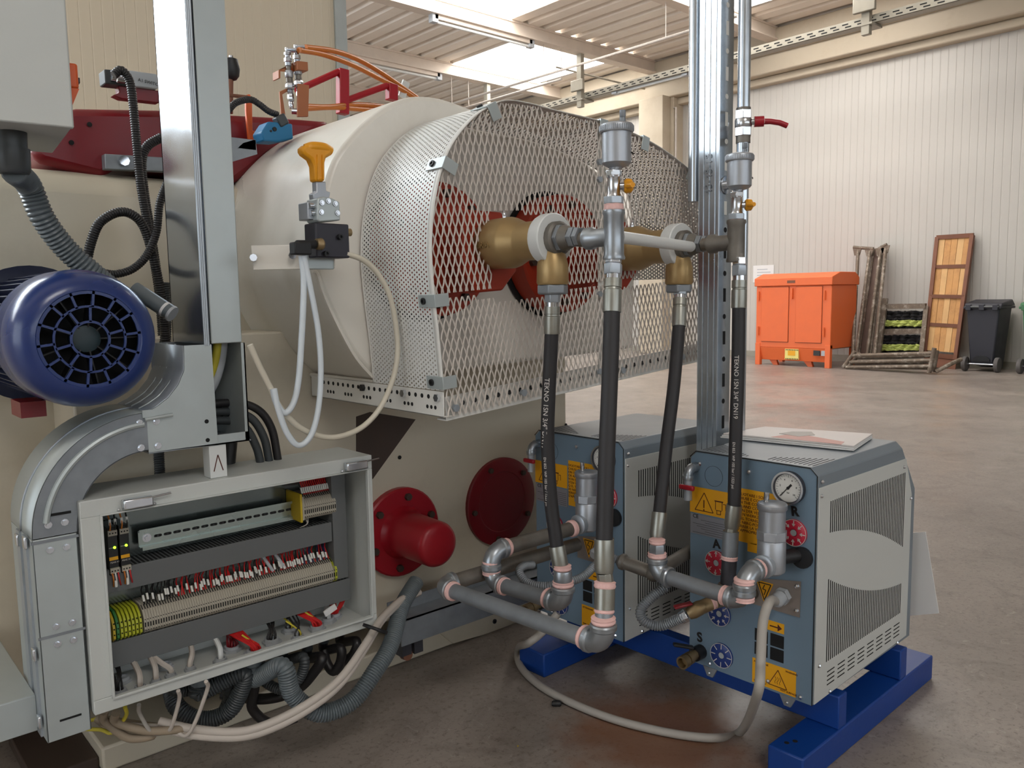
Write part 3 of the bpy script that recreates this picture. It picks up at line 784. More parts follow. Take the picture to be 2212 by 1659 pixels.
def hose(label, pts, r, i0, i1, r_f=.0198, print_at=(), low_nut=True):
    # pts run from the upper fitting to the lower fitting; the rubber lies between pts[i0] and pts[i1]
    t = thing('water_hose', label, 'hose', pts[-1], 'black rubber water hoses')
    rub = spline(pts[i0:i1+1], 10)
    MB().tube(rub, r, 20).build('rubber_hose', rubber, t)
    a, b = pts[i0], pts[i0-1]; d = (b-a).normalized(); L = (b-a).length
    MB().lathe(a-d*.006, d, [(0, r*1.02), (0, r_f*.98), (.003, r_f), (L*.72, r_f), (L*.74, r_f*.9), (L*.8, r_f*.88), (L*.82, r_f*.98), (L+.006, r_f*.98)], 24).build('ferrule', ferr, t)
    d2 = (pts[0]-b).normalized(); L2 = (pts[0]-b).length
    MB().lathe(b, d2, [(0, r_f*.86), (L2*.18, r_f*.86)], 18).build('collar', chrome, t)
    MB().lathe(b+d2*L2*.16, d2, [(0, r_f*.95), (.002, r_f*1.04), (L2*.40, r_f*1.04)], 6).build('hex_nut', galv, t, bevel=.0012)
    MB().lathe(b+d2*L2*.55, d2, [(0, r_f*.8), (L2*.04, r_f*.96), (L2*.3, r_f*.96)], 6).build('hex_nut', shiny, t, bevel=.0012)
    MB().cyl(b+d2*L2*.5, pts[0], r_f*.7, n=14).build('nipple', steelp, t)
    a, b = pts[i1], pts[i1+1]; d = (b-a).normalized(); L = (b-a).length
    MB().lathe(a-d*.006, d, [(0, r*1.02), (0, r_f*1.02), (.003, r_f*1.04), (L*.9, r_f*1.04), (L+.004, r_f*.9)], 24).build('ferrule', ferr, t)
    MB().lathe(b-d*.003, pts[-1]-b, [(0, r_f*.86), ((pts[-1]-b).length+.022, r_f*.86)], 8).build('tail_piece', ferr, t, bevel=.001)
    for body, s, sz, off in print_at:
        p, dd = along(rub, s)
        tocam = (O-p); tocam -= dd*tocam.dot(dd); tocam.normalize()
        side = dd.cross(tocam)
        nn = (tocam*math.cos(off)+side*math.sin(off)).normalized()
        ydir = nn.cross(dd)
        text(body, sz, p+nn*(r+.0004), dd, ydir, inkw, t, extrude=.0002)
    return t
def lerp(a, b, k): return a+(b-a)*k
# hose from the near rotary union's lower outlet
h1 = [at_x(x, y, 1.2225) for x, y in ((1194, 606), (1193, 662), (1192, 715), (1185, 860), (1183, 960), (1190, 1080), (1204, 1186), (1213, 1236), (1216, 1278))]
hose('black water hose hanging from the near bronze union, printed white', h1, .0152, 2, 6, .0172,
     (('TEKNO 1SN 3/4" DN19', .10, .0155, .35), ('EN 853  WP 105 bar / 1523 psi', .275, .0085, .5)))
Y0, Y1 = 1.073, .989
q1 = [(1325, 545), (1324, 603), (1322, 668), (1318, 800), (1310, 1000), (1305, 1172), (1305, 1240), (1307, 1252)]
h2 = [at_y(x, y, lerp(Y0, Y1, (y-540)/850)) for x, y in q1]
hose('thickest looking black hose hanging from the near steel tee', h2, .0162, 2, 5, .0182)
q3 = [(1470, 605), (1469, 645), (1467, 700), (1456, 830), (1440, 960), (1424, 1112), (1419, 1165), (1418, 1172)]
h3 = [at_x(x, y, lerp(1.664, 1.487, (y-600)/635)) for x, y in q3]
hose('slanting black hose hanging from the far bronze union', h3, .0155, 2, 5, .0175)
q4 = [(1597, 548), (1597, 606), (1596, 660), (1594, 800), (1589, 950), (1586, 1096), (1580, 1142), (1579, 1148)]
h4 = [at_x(x, y, lerp(1.654, 1.6, (y-540)/730)) for x, y in q4]
hose('black hose beside the strut ending at the near water unit, printed white', h4, .0152, 2, 5, .0175,
     (('TEKNO 1SN 3/4" DN19', .115, .0145, .25), ('EN 853  WP 105 bar / 1523 psi', .315, .0085, .25)))

# tees with automatic air vents
def tee(X, Yt, zt, label, k=1.0, m_=None):
    t = thing('pipe_tee', label, 'pipe fitting', (X, Yt, zt-.05), 'tees under the air vents')
    m_ = m_ or zincc
    mb = MB().lathe((X, Yt, zt-.045*k), (0, 0, 1), [(0, .0215*k), (.004*k, .0225*k), (.01*k, .02*k), (.085*k, .02*k), (.09*k, .0225*k), (.096*k, .0215*k)], 24)
    mb.lathe((X, Yt, zt), (0, 1, 0), [(0, .0185*k), (.05*k, .0185*k), (.056*k, .0225*k), (.07*k, .0225*k)], 20)
    mb.build('body', m_, t); 
    MB().cyl((X, Yt+.065*k, zt), (X, 1.165, zt), .0155, n=16).build('nipple', steelp, t)
    return t
def vent(X, Yt, z0, label, k=1.0, turn=0):
    t = thing('air_vent', label, 'air vent', (X, Yt, z0), 'automatic air vents on the tees')
    ring(t, (X, Yt, z0+.006*k), (0, 0, 1), .0185*k, .016*k)
    MB().lathe((X, Yt, z0+.013*k), (0, 0, 1), [(0, .0205*k), (.014*k, .0205*k)], 6).build('hex_nut', galv, t, bevel=.0012)
    MB().lathe((X, Yt, z0+.027*k), (0, 0, 1), [(0, .015*k), (.006*k, .0125*k), (.02*k, .0135*k), (.034*k, .0125*k), (.04*k, .015*k)], 18).build('valve_body', chrome, t)
    MB().lathe((X, Yt, z0+.063*k), (0, 0, 1), [(0, .0155*k), (.014*k, .0165*k)], 6).build('hex_nut', shiny, t, bevel=.001)
    MB().cyl((X, Yt, z0+.076*k), (X+.005*k, Yt-.005*k, z0+.088*k), .011*k, n=14).build('neck', alum, t)
    c = V(X+.004*k, Yt-.004*k, z0+.083*k)
    MB().lathe(c, (0, 0, 1), [(0, .017*k), (.004*k, .025*k), (.008*k, .0285*k), (.066*k, .0285*k)], 30).build('float_chamber', alum, t)
    cp = MB().lathe(c+V(0, 0, .065*k), (0, 0, 1), [(0, .0315*k), (.002*k, .033*k), (.013*k, .033*k), (.016*k, .031*k), (.019*k, .02*k)], 30).build('cap', alum, t)
    mb = MB()
    for j in range(48):
        a = 2*math.pi*j/48; p = c+V(.033*k*math.cos(a), .033*k*math.sin(a), .0675*k); mb.bar(p, p+V(0, 0, .0095*k), .0014*k)
    mb.build('knurling', alum, cp)['kind'] = 'stuff'
    s_ = c+V(.011*k, -.006*k, .082*k)
    MB().lathe(s_, (0, 0, 1), [(0, .006*k), (.012*k, .006*k), (.012*k, .0048*k), (.014*k, .0062*k), (.026*k, .0062*k)], 14).build('release_valve', galvd, t)
    text('ADJUST', .0055, c+V(.012*k, -.0266*k, .026*k), (.9, .43, 0), (0, 0, 1), ink, t)
    d = V(.72, -.69, 0); s0 = V(X, Yt, z0+.047*k)
    MB().cyl(s0, s0+d*.022*k, .007*k, n=12).build('spindle', chrome, t)
    tp_ = MB().lathe(s0+d*.02*k, d, [(0, .011*k), (.004*k, .0145*k), (.014*k, .0135*k), (.018*k, .008*k)], 14)
    e = V(-d.y, d.x, 0); w = (d*.3+e).normalized()
    for sg in (-1, 1):
        a = s0+d*.026*k+e*.01*k*sg; b_ = s0+d*.034*k+e*.03*k*sg+V(0, 0, .002*sg*k)
        tp_.tube([a, (a+b_)/2, b_], [.0075*k, .0062*k, .005*k], 10)
    tp_.build('tap_handle', yellow, t)
    MB().cyl(s0+d*.036*k, s0+d*.041*k, .0055*k, n=10).build('tap_screw', shiny, t)
    return t
TZ = 1.216
tee(1.226, 1.073, TZ, 'bright zinc pipe tee on the near union'); vent(1.226, 1.073, TZ+.05, 'silver air vent with yellow tap above the near tee')
tee(1.654, 1.075, TZ+.003, 'dull grey pipe tee on the far union beside the strut', m_=steelp); vent(1.654, 1.075, TZ+.042, 'silver air vent with yellow tap in front of the strut', k=.97)

# pipe runs from the hoses back to the water units
XA, YA, zA = 1.222, 1.462, .492
run = thing('pipe_run', 'grey pipe run with three elbows feeding the rear water unit vent', 'pipe', (1.222, 1.3, .4), 'pipe runs to the water units')
straight(run, (1.52, YA, zA), (XA+.03, YA, zA), .0185, steelp)
ring(run, (1.5, YA, zA), (1, 0, 0), .0215, .016)
bend(run, (XA, YA, zA), (-1, 0, 0), (0, 0, -1), .0215, .034)
bend(run, (XA, YA, .418), (0, 0, -1), (0, -1, 0), .0205, .03)
straight(run, (XA, YA-.03, .418), (XA, 1.245, .428), .018, galvd)
bend(run, (XA, 1.218, .43), (0, -1, 0), (0, 0, 1), .0225, .03)
MB().lathe((XA, 1.219, .472), (0, 0, 1), [(0, .019), (.004, .0205), (.03, .0205), (.034, .019)], 20).build('coupling', zincc, run)
ring(run, (XA, 1.22, .512), (0, 0, 1), .019, .012)
XB, YB_, zB = 1.098, 1.5, .428
run = thing('pipe_run', 'long bare grey pipe run low in front of the rear water unit', 'pipe', (1.1, 1.2, .4), 'pipe runs to the water units')
straight(run, (1.56, YB_, zB), (XB+.03, YB_, zB), .0185, steelp)
bend(run, (XB, YB_, zB), (-1, 0, 0), (0, -1, 0), .0215, .03, s1=False)
straight(run, (XB, YB_-.03, zB), (XB, 1.02, .446), .0175, galvd)
bend(run, (XB+.001, .99, .447), (0, -1, 0), (0, 0, 1), .0225, .032)
e0 = V(XB+.001, .99, .447); top = h2[-1]; dd = (top-e0)
straight(run, e0+V(0, 0, .03), e0+dd*.55, .0175, galvd)
ring(run, e0+dd*.53, dd, .0185, .012)
MB().cyl(e0+dd*.55, e0+dd*.9, .0195, n=20).build('coupling', ferr, run); ring(run, e0+dd*.92, dd, .02, .014)
XC, YC_, zC = 1.492, .938, .453
run = thing('pipe_run', 'short grey pipe run with two elbows on the near water unit', 'pipe', (1.49, 1.0, .4), 'pipe runs to the water units')
bend(run, (XC, YC_, .5), (-1, 0, 0), (0, 0, -1), .0215, .036, s1=True)
bend(run, (XC, YC_, zC-.012), (0, 0, -1), (0, 1, 0), .0215, .03)
straight(run, (XC, YC_+.03, zC-.012), (XC-.003, 1.14, zC-.008), .0175, galvd)
bend(run, (XC-.004, 1.17, zC-.008), (0, 1, 0), (0, 0, 1), .0215, .03, s1=False)
MB().lathe((XC-.004, 1.17, .488), (0, 0, 1), [(0, .0185), (.004, .0195), (.026, .0195), (.03, .0185)], 6).build('hex_coupling', zincc, run)
ring(run, (XC-.004, 1.17, .524), (0, 0, 1), .0185, .012)
run = thing('pipe_run', 'dark upright pipe stub under the hose at the near water unit', 'pipe', (1.6, 1.05, .4), 'pipe runs to the water units')
a, b = h4[-1], at_x(1572, 1268, 1.6)
MB().cyl(a, lerp(a, b, .45), .0185, n=20).build('coupling', galvd, run); ring(run, lerp(a, b, .47), b-a, .0185, .012)
straight(run, lerp(a, b, .45), b, .0175, blackst)
bend(run, b+V(0, 0, -.03), (0, 0, -1), (1, 0, 0), .02, .028, steelp, False, False)
# manifold pipe that crosses between the units
man = thing('manifold_pipe', 'dull grey cross pipe between the two water units', 'pipe', (1.62, 1.3, .4))
a, b, c = at_d(1352, 1216, 1.98), at_d(1412, 1238, 1.94), at_d(1492, 1190, 2.12)
straight(man, a, b, .0165, steelp); straight(man, b, c, .0165, steelp)
MB().sphere(b, .021, 14).build('union_knuckle', steelp, man)
MB().lathe(a, a-b, [(0, .016), (.004, .02), (.012, .02), (.02, .013)], 16).build('hose_socket', steelp, man)
# braided metal flexes
def flex(pts, label, r=.0115):
    return single(MB().corr(pts, r, .0052, .22, 12), 'metal_flex_hose', galvd, label, 'flexible hose', 'corrugated metal hoses')
flex([at_d(1346, 1214, 1.99), at_d(1320, 1206, 2.0), at_d(1290, 1218, 2.0), at_d(1262, 1244, 1.97), at_d(1225, 1258, 1.95), at_d(1175, 1266, 1.95), at_d(1140, 1258, 1.97), at_d(1122, 1235, 2.0), at_d(1132, 1222, 2.03), at_d(1150, 1220, 2.06)], 'corrugated metal hose looping behind the near left elbow', .0105)
flex([at_d(1438, 1268, 1.93), at_d(1408, 1290, 1.92), at_d(1384, 1318, 1.91), at_d(1392, 1342, 1.9), at_d(1425, 1352, 1.89), at_d(1458, 1340, 1.88), at_d(1478, 1332, 1.87)], 'corrugated metal hose looping into the brass valve', .0125)
vt = thing('ball_valve', 'brass ball valve with dark red lever beside the blue dial', 'valve', at_d(1500, 1322, 1.86))
p, q = at_d(1470, 1336, 1.875), at_d(1520, 1308, 1.87)
d = (q-p).normalized()
MB().lathe(p, d, [(0, .014), (.016, .016), (.016, .0135)], 6).build('hex_nut', shiny, vt, bevel=.001)
MB().lathe(p+d*.02, d, [(0, .013), (.012, .017), (.03, .017), (.044, .0135)], 16).build('body', brassd, vt)
MB().bar(p+d*.03+V(0, 0, .022), p+d*-.01+V(-.01, .0, .034), .016, .006).build('lever', redp, vt, bevel=.002)
p2 = q+V(.03, -.01, .004)
MB().cyl(q-d*.015, p2, .016, n=16).build('branch', brassd, vt); ring(vt, q+V(.022, -.006, .003), p2-q, .0165, .012)
MB().cyl(p2, V(1.672, p2.y-.03, p2.z), .016, n=16).build('pipe_nipple', steelp, vt)
# strut with two riser pipes and the red lever valve
sx, sy = 1.905, 1.305
st = thing('strut_post', 'tall slotted galvanised strut channel between the two water units', 'post', (sx, sy, .07))
zt = 2.3
mb = MB().box((sx-.03, sy-.031, .155), (sx-.0275, sy+.031, zt)); mb.box((sx-.03, sy-.033, .155), (sx+.03, sy-.0305, zt)); mb.box((sx-.03, sy+.0305, .155), (sx+.03, sy+.033, zt))
for k in (-.018, 0, .018): mb.box((sx-.032, sy+k-.003, .155), (sx-.03, sy+k+.003, zt))
mb.build('channel', strutz, st, bevel=.0008)
for i in range(26):
    z = .75+i*.058
    if i % 2: MB().cyl((sx, sy-.0334, z), (sx, sy-.0325, z), .007, n=12).build('slot', slotk if z < 1.3 else dialw, st)
    else:
        mb = MB().box((sx-.006, sy-.0334, z-.018), (sx+.006, sy-.0325, z+.018)); mb.build('slot', slotk if z < 1.3 else dialw, st, bevel=.0003)
text('45-45-15', .03, (sx-.0325, sy, 1.42), (0, 0, 1), (0, 1, 0), galvd, st, extrude=.0004, align='CENTER')
wv = V(sx, sy-.034, 1.39); MB().lathe(wv, (0, -1, 0), [(0, .024), (.003, .024), (.003, .012), (.02, .012), (.02, .016), (.026, .016)], 16).build('washer', shiny, st)
rp = thing('riser_pipe', 'galvanised riser pipe with red lever valve right of the strut', 'pipe', (1.93, 1.235, .6))
xr, yr = 1.93, 1.237
straight(rp, (xr, yr, .72), (xr, yr, 1.50), .0165, strutz); straight(rp, (xr, yr, 1.585), (xr, yr, zt), .0165, strutz)
for z0, z1, dn in ((1.497, 1.52, 1), (1.565, 1.588, -1)): MB().cyl((xr, yr, z0), (xr, yr, z1), .0188, n=18).build('socket', steelp, rp)
MB().lathe((xr, yr, 1.515), (0, 0, 1), [(0, .023), (.022, .023)], 6).build('hex_end', chrome, rp, bevel=.001)
MB().lathe((xr, yr, 1.535), (0, 0, 1), [(0, .019), (.004, .022), (.022, .022), (.026, .019)], 20).build('valve_body', chrome, rp)
MB().lathe((xr, yr, 1.559), (0, 0, 1), [(0, .023), (.022, .023)], 6).build('hex_end', shiny, rp, bevel=.001)
d = V(.62, -.78, 0)
MB().cyl(V(xr, yr, 1.551)+d*.018, V(xr, yr, 1.551)+d*.032, .008, n=12).build('stem', chrome, rp)
lv = MB().cyl(V(xr, yr, 1.551)+d*.028, V(xr, yr, 1.551)+d*.052, .014, n=16)
L0 = V(xr, yr, 1.551)+d*.04; e = V(.74, -.66, 0)
lv.tube([L0, L0+e*.03+V(0, 0, .0), L0+e*.055+V(0, 0, -.004), L0+e*.075+V(0, 0, -.012)], [.0085, .0075, .0075, .0075], 10)
lv.build('lever', redp2, rp)
MB().cyl(L0+d*.012, L0+d*.014, .007, n=12).build('lever_nut', dialw, rp)
single(MB().cyl((sx-.01, sy+.062, 1.355), (sx-.01, sy+.062, zt), .0165, n=20), 'riser_pipe', strutz, 'plain galvanised riser pipe left of the strut', 'pipe', 'riser pipes by the strut')
# ================================================================== WATER TEMPERATURE UNITS ON THEIR SKID
DL = math.radians(1.15)
C1 = V(1.672, .87, .165)
UX, UY = V(math.cos(DL), math.sin(DL), 0), V(-math.sin(DL), math.cos(DL), 0)
def w(p): return C1+UX*p[0]+UY*p[1]+V(0, 0, p[2])
sk = thing('steel_skid', 'bright blue steel skid frame carrying the two water units', 'skid', C1-V(0, 0, .165), local=True, rotz=DL)
for y0, y1, x0 in ((-.015, .072, -.068), (.765, .87, -.1)):
    MB().box((x0, y0, 0), (.685, y1, .07)).build('beam', skidb, sk, bevel=.004)
for x0 in (.105, .46):
    MB().box((x0, -.013, .0705), (x0+.042, .868, .152)).build('cross_bar', skidb, sk, bevel=.003)
MB().box((.2, .02, .1535), (.34, .06, .1625)).build('wood_packer', wood, sk)
for x in (-.03, -.01):
    MB().cyl((x, .045-.5*(x+.03), .0698), (x, .045-.5*(x+.03), .0705), .006, n=10).build('drain_hole', slotk, sk)

un = thing('water_temperature_unit', 'near blue grey water temperature unit with a booklet on top', 'water unit', C1, 'water temperature units on the blue skid', local=True, rotz=DL)
Wd, Hh, Dp = .335, .549, .548
# folded cover: roof with chamfered edges and sloped back
mb = MB()
pf = [(-.0, .53), (.018, Hh), (Wd-.018, Hh), (Wd, .53)]
side = [(0, .5), (0, .53), (.455, Hh), (.492, .53), (.548, .418), (.523, .01), (.0, .0)]
c_ = [(0.002, y, z) for y, z in [(0, .0), (0, .532), (.017, Hh), (Wd-.017, Hh), (Wd, .532), (Wd, 0)]]
b_ = [(.455, y, z) for y, z in [(0, .0), (0, .532), (.017, Hh), (Wd-.017, Hh), (Wd, .532), (Wd, 0)]]
d_ = [(.548, y, z) for y, z in [(0, .0), (0, .41), (.017, .42), (Wd-.017, .42), (Wd, .41), (Wd, 0)]]
mb.add(c_+b_+d_, [(0,5,4,3,2,1)]+[(i, i+1, 7+i, 6+i) for i in range(5)]+[(6+i, 7+i, 13+i, 12+i) for i in range(5)]+[(12,13,14,15,16,17), (5,0,6,11), (11,6,12,17)])
mb.build('cover', chtop, un, bevel=.002)
mb = MB().prism([(-.002, y, z) for y, z in [(.002, 0), (.002, .531), (.018, Hh-.004), (Wd-.018, Hh-.004), (Wd-.002, .531), (Wd-.002, 0)]], (.004, 0, 0))
fp = mb.build('front_panel', chfront, un, bevel=.0008)
mb = MB().box((-.001, .001, .0), (0, .0, .0)) if 0 else MB()
mb.tube([(-.0026, y, z) for y, z in [(.0005, 0), (.0005, .532), (.017, Hh-.001), (Wd-.017, Hh-.001), (Wd, .532)]], .0012, 4); mb.build('panel_joint', slotk, un)
sp = MB().prism([(x, -.0025, z) for x, z in [(.003, .002), (.003, .505), (.477, .502), (.521, .4), (.519, .01)]], (0, .003, 0)).build('side_panel', chside, un, bevel=.0008)
def slots(xs, lo, hi, wd=.0035):
    m = MB()
    for x in xs:
        a, b = lo(x), hi(x)
        if b-a > .004: m.box((x, -.0031, a), (x+wd, -.0024, b))
    return m
lo1 = lambda x: .391-.075*(x-.057)/.194-.20*max(0, x-.16)**2*2
o = slots([.057+i*.0098 for i in range(43)], lambda x: .393-.09*(x-.057)-.52*(x-.057)**2, lambda x: .466).build('vent_slots', slotk, sp); o['kind'] = 'stuff'
o = slots([.055+i*.0098 for i in range(43)], lambda x: .087, lambda x: .284-.5*(x-.055)+.53*(x-.055)**2).build('vent_slots', slotk, sp); o['kind'] = 'stuff'
for g in range(8):
    x = .062+g*.053; m = MB()
    for k in range(4): m.box((x, -.0031, .028+k*.0105), (x+.036, -.0024, .0305+k*.0105))
    m.build('louvre_slots', slotk, sp)['kind'] = 'stuff'
for x, z in ((.012, .486), (.462, .482), (.512, .39), (.02, .09), (.075, .01), (.455, .01), (.014, .518)):
    MB().sphere((x, -.003, z), .0048, 8).build('screw', shiny, un)
o = MB()
for i in range(11):
    y = .022+i*.011
    if i < 11: o.box((.02, y, Hh-.0005), (.05+.075*(1-i/11), y+.0026, Hh+.0004))
for i in range(12):
    y = .19+i*.011
    o.box((.02, y, Hh-.0005), (.03+.085*(i/11), y+.0026, Hh+.0004))
o.build('roof_slots', slotk, un)['kind'] = 'stuff'
# front panel details; positions are (y, z) on the panel, facing -x
def fx(y, z, o=.0022): return V(-o, y, z)
def plate(y0, z0, y1, z1, name, m_, o=.0022, th=.0008, parent=None):
    return MB().box((-o-th, y0, z0), (-o, y1, z1)).build(name, m_, parent or un)
for y, z in ((.168, .518), (.305, .518), (.11, .022), (.028, .012), (.27, .012)): MB().sphere(fx(y, z), .0058, 8).build('screw', shiny, un)
# warning label with triangle and drawing
yl = plate(.205, .392, .334, .458, 'warning_label', stick)
plate(.095, .345, .2, .475, 'text_label', stick); plate(.125, .325, .17, .347, 'text_label', stick)
T = 'SVUOTARE I SOLL\nCHIUSE E CONT\nON THE CONNEC\nOR AND COUNTER\nVON DER VERSCHR\nSTEN WERKZEUG\nQ EL TORNILLO CO\nAS NERC-POSIO PA\nSERRER LA VIS AU\nD\'APPROPRIEE PO'
text(T, .0098, fx(.2, .466, .0032), (0, -1, 0), (0, 0, 1), inkr, un, valign='TOP')
def tri(cy, cz, s, m_, th=.0018, up=1, parent=None):
    pts = [fx(cy+s*.55, cz-s*.42*up, .0034), fx(cy-s*.55, cz-s*.42*up, .0034), fx(cy, cz+s*.55*up, .0034)]
    m = MB()
    for i in range(3): m.bar(pts[i], pts[(i+1) % 3], th, .0004, up=(1, 0, 0))
    return m.build('warning_triangle', m_, parent or un)
tri(.292, .42, .048, inkr)
m = MB().box((-.0036, .291, .408), (-.0032, .294, .428)); m.box((-.0036, .291, .401), (-.0032, .294, .405)); m.build('exclamation_mark', inkr, un)
m = MB()
for y0, z0, y1, z1 in ((.238, .43, .262, .433), (.24, .41, .2415, .43), (.2585, .41, .26, .43), (.242, .408, .258, .4095), (.244, .4, .2455, .408), (.2545, .4, .256, .408), (.244, .3985, .256, .4), (.23, .426, .238, .4275), (.23, .412, .2315, .427)): m.box((-.0034, y0, z0), (-.003, y1, z1))
m.build('valve_drawing', inkr, un)
dp = plate(.205, .338, .332, .388, 'data_plate', plategr)
for i in range(7): plate(.21, .342+i*.0056, .325-.012*((i*7) % 4), .3428+i*.0056, 'print_line', ductd, .003, .0002, un)
text('CE', .014, fx(.325, .383, .0034), (0, -1, 0), (0, 0, 1), ink, un)
# pressure gauge
g = V(0, .065, .497)
ga = MB().lathe(fx(.065, .497), (-1, 0, 0), [(0, .038), (.012, .038), (.014, .036), (.014, .0325), (.009, .032)], 36, caps=False).build('pressure_gauge', blackst, un)
MB().lathe(fx(.065, .497, .0022), (-1, 0, 0), [(.0075, .0335), (.008, .0335)], 32).build('dial', dialw, ga)
MB().lathe(fx(.065, .497, .0155), (-1, 0, 0), [(0, .0385), (.0015, .0385), (.0015, .034), (0, .034)], 36, caps=False).build('bezel', shiny, ga)
m = MB()
for k in range(25):
    a = math.radians(-45+270*k/24); r0 = .024 if k % 4 == 0 else .027
    m.bar(V(-.0105, .065+r0*math.cos(a), .497+r0*math.sin(a)), V(-.0105, .065+.03*math.cos(a), .497+.03*math.sin(a)), .0007, .0003, up=(1, 0, 0))
m.build('scale_marks', ink, ga)
for k, s in enumerate(('0', '2', '4', '6', '8', '10')):
    a = math.radians(225-54*k); text(s, .006, V(-.0106, .065-.02*math.cos(a), .497+.02*math.sin(a)), (0, -1, 0), (0, 0, 1), ink, ga, align='CENTER')
m = MB().bar(V(-.0115, .065+.018, .497-.02), V(-.0115, .065-.004, .497+.006), .0018, .0006, up=(1, 0, 0)); m.bar(V(-.0115, .064, .498), V(-.0115, .057, .506), .005, .0006, up=(1, 0, 0)); m.cyl(V(-.0105, .065, .497), V(-.0125, .065, .497), .0035, n=10); m.build('needle', ink, ga)
text('bar', .005, V(-.0106, .065, .486), (0, -1, 0), (0, 0, 1), ink, ga, align='CENTER')
# knock-out ring, handwritten letters, coloured flow discs with arrows
MB().lathe(fx(.266, .492), (-1, 0, 0), [(0, .0255), (.0004, .0255), (.0004, .0248), (0, .0248)], 32, caps=False).build('knockout', ductd, un)
for s, y, z, h in (('R', .052, .443, .03), ('A', .256, .323, .03), ('S', .302, .07, .034)): text(s, h, fx(y, z, .0026), (0, -1, .1), (0, .1, 1), ink, un, name='marker_letter', align='CENTER', thick=.0012)
def flow(y, z, m_, inward, r=.031):
    d = MB().lathe(fx(y, z), (-1, 0, 0), [(0, r), (.004, r), (.0055, r-.002), (.0055, .009), (.003, .008), (.003, 0)], 32).build('flow_disc', m_, un)
    MB().lathe(fx(y, z, .006), (-1, 0, 0), [(0, .0075), (.0008, .0075)], 18).build('hub', greypl, d)
    MB().lathe(fx(y, z, .0075), (-1, 0, 0), [(0, r), (.0004, r), (.0004, r-.0012), (0, r-.0012)], 32, caps=False).build('rim', inkw, d)
    m = MB()
    for k in range(8):
        a = 2*math.pi*k/8+.02
        m.bar(V(-.008, y+.0165*math.cos(a), z+.0165*math.sin(a)), V(-.008, y+.0285*math.cos(a), z+.0285*math.sin(a)), .002, .0006, up=(1, 0, 0))
        rr = .0175 if inward else .0275; s = -1 if inward else 1
        tip = V(-.008, y+(rr+.002*s)*math.cos(a), z+(rr+.002*s)*math.sin(a))
        if inward is not None:
            for sg in (-1, 1):
                q = V(-.008, y+(rr-.004*s)*math.cos(a+sg*.16), z+(rr-.004*s)*math.sin(a+sg*.16)); m.bar(tip, q, .0016, .0006, up=(1, 0, 0))
    m.build('arrows', inkw, d)
flow(.052, .395, discr, True); flow(.254, .277, discr, False); flow(.244, .15, discb, True); flow(.236, .045, discb, None)
# cable plate with screws, gland; small labels and black pictogram squares
cpz = MB().prism([fx(y, z, .0022) for y, z in ((.166, .262), (.033, .285), (.034, .2), (.166, .2))], (-.002, 0, 0)).build('cable_plate', plateb, un)
for z in (.272, .214): MB().sphere(fx(.042, z, .004), .006, 8).build('screw', shiny, un)
tl = MB().prism([fx(y, z, .0044) for y, z in ((.144, .262), (.1, .262), (.122, .208))], (-.0006, 0, 0)).build('voltage_label', stick, un)
m = MB(); pts = [fx(y, z, .0053) for y, z in ((.138, .258), (.106, .258), (.122, .218))]
for i in range(3): m.bar(pts[i], pts[(i+1) % 3], .0022, .0004, up=(1, 0, 0))
z_ = [fx(y, z, .0053) for y, z in ((.122, .255), (.127, .244), (.119, .243), (.123, .23))]
for i in range(3): m.bar(z_[i], z_[i+1], .002, .0004, up=(1, 0, 0))
m.build('voltage_symbol', ink, un)
gl = MB().lathe(fx(.074, .242, .004), (-1, 0, -.1), [(0, .02), (.014, .02)], 6); gl.lathe(fx(.074, .242, .018), (-1, 0, -.25), [(0, .0165), (.02, .0165), (.026, .011)], 10); gl.build('cable_gland', greypl, un)
plate(.072, .148, .13, .172, 'arrow_label', stick)
m = MB().box((-.0034, .088, .158), (-.003, .108, .161)); m.prism([fx(y, z, .003) for y, z in ((.088, .151), (.088, .168), (.077, .1595))], (-.0004, 0, 0)); m.build('arrow', inkr, un)
for y0, z0 in ((.113, .112), (.113, .078), (.072, .112), (.072, .078)): plate(y0, z0, y0+.034, z0+.03, 'pictogram', slotk)
wl_ = plate(.04, .006, .152, .067, 'hot_surface_label', stick)
tri(.085, .034, .042, inkr, .0016)
m = MB()
for k in (-1, 0, 1):
    c = .085+k*.006; m.tube([V(-.0034, c+.0018*math.sin(j*1.2), .023+j*.0028) for j in range(7)], .0005, 4)
m.build('heat_waves', inkr, un)
for s, y, z, al in (('ATTENZIONE', .148, .06, 'LEFT'), ('WARNING', .066, .061, 'LEFT'), ('TUBI CALDI', .148, .012, 'LEFT'), ('HOT SURFACE', .078, .012, 'LEFT')): text(s, .0062, fx(y, z, .0033), (0, -1, 0), (0, 0, 1), inkr, un, align=al)
# overflow elbow with red tap at the upper left
m = MB().elbow((-.035, .318, .508), (-1, 0, 0), (0, 0, -1), .018, .0115, 14, 8); m.cyl((-.0, .318, .508), (-.02, .318, .508), .0125); m.lathe((-.035, .318, .492), (0, 0, -1), [(0, .013), (.004, .014), (.012, .013)], 14)
m.build('overflow_elbow', zincc, un)
m = MB().cyl((-.035, .318, .48), (-.035, .318, .43), .0105); m.build('overflow_tap', galv, un)
MB().box((-.052, .292, .458), (-.042, .335, .47)).build('tap_lever', redp2, un, bevel=.003)
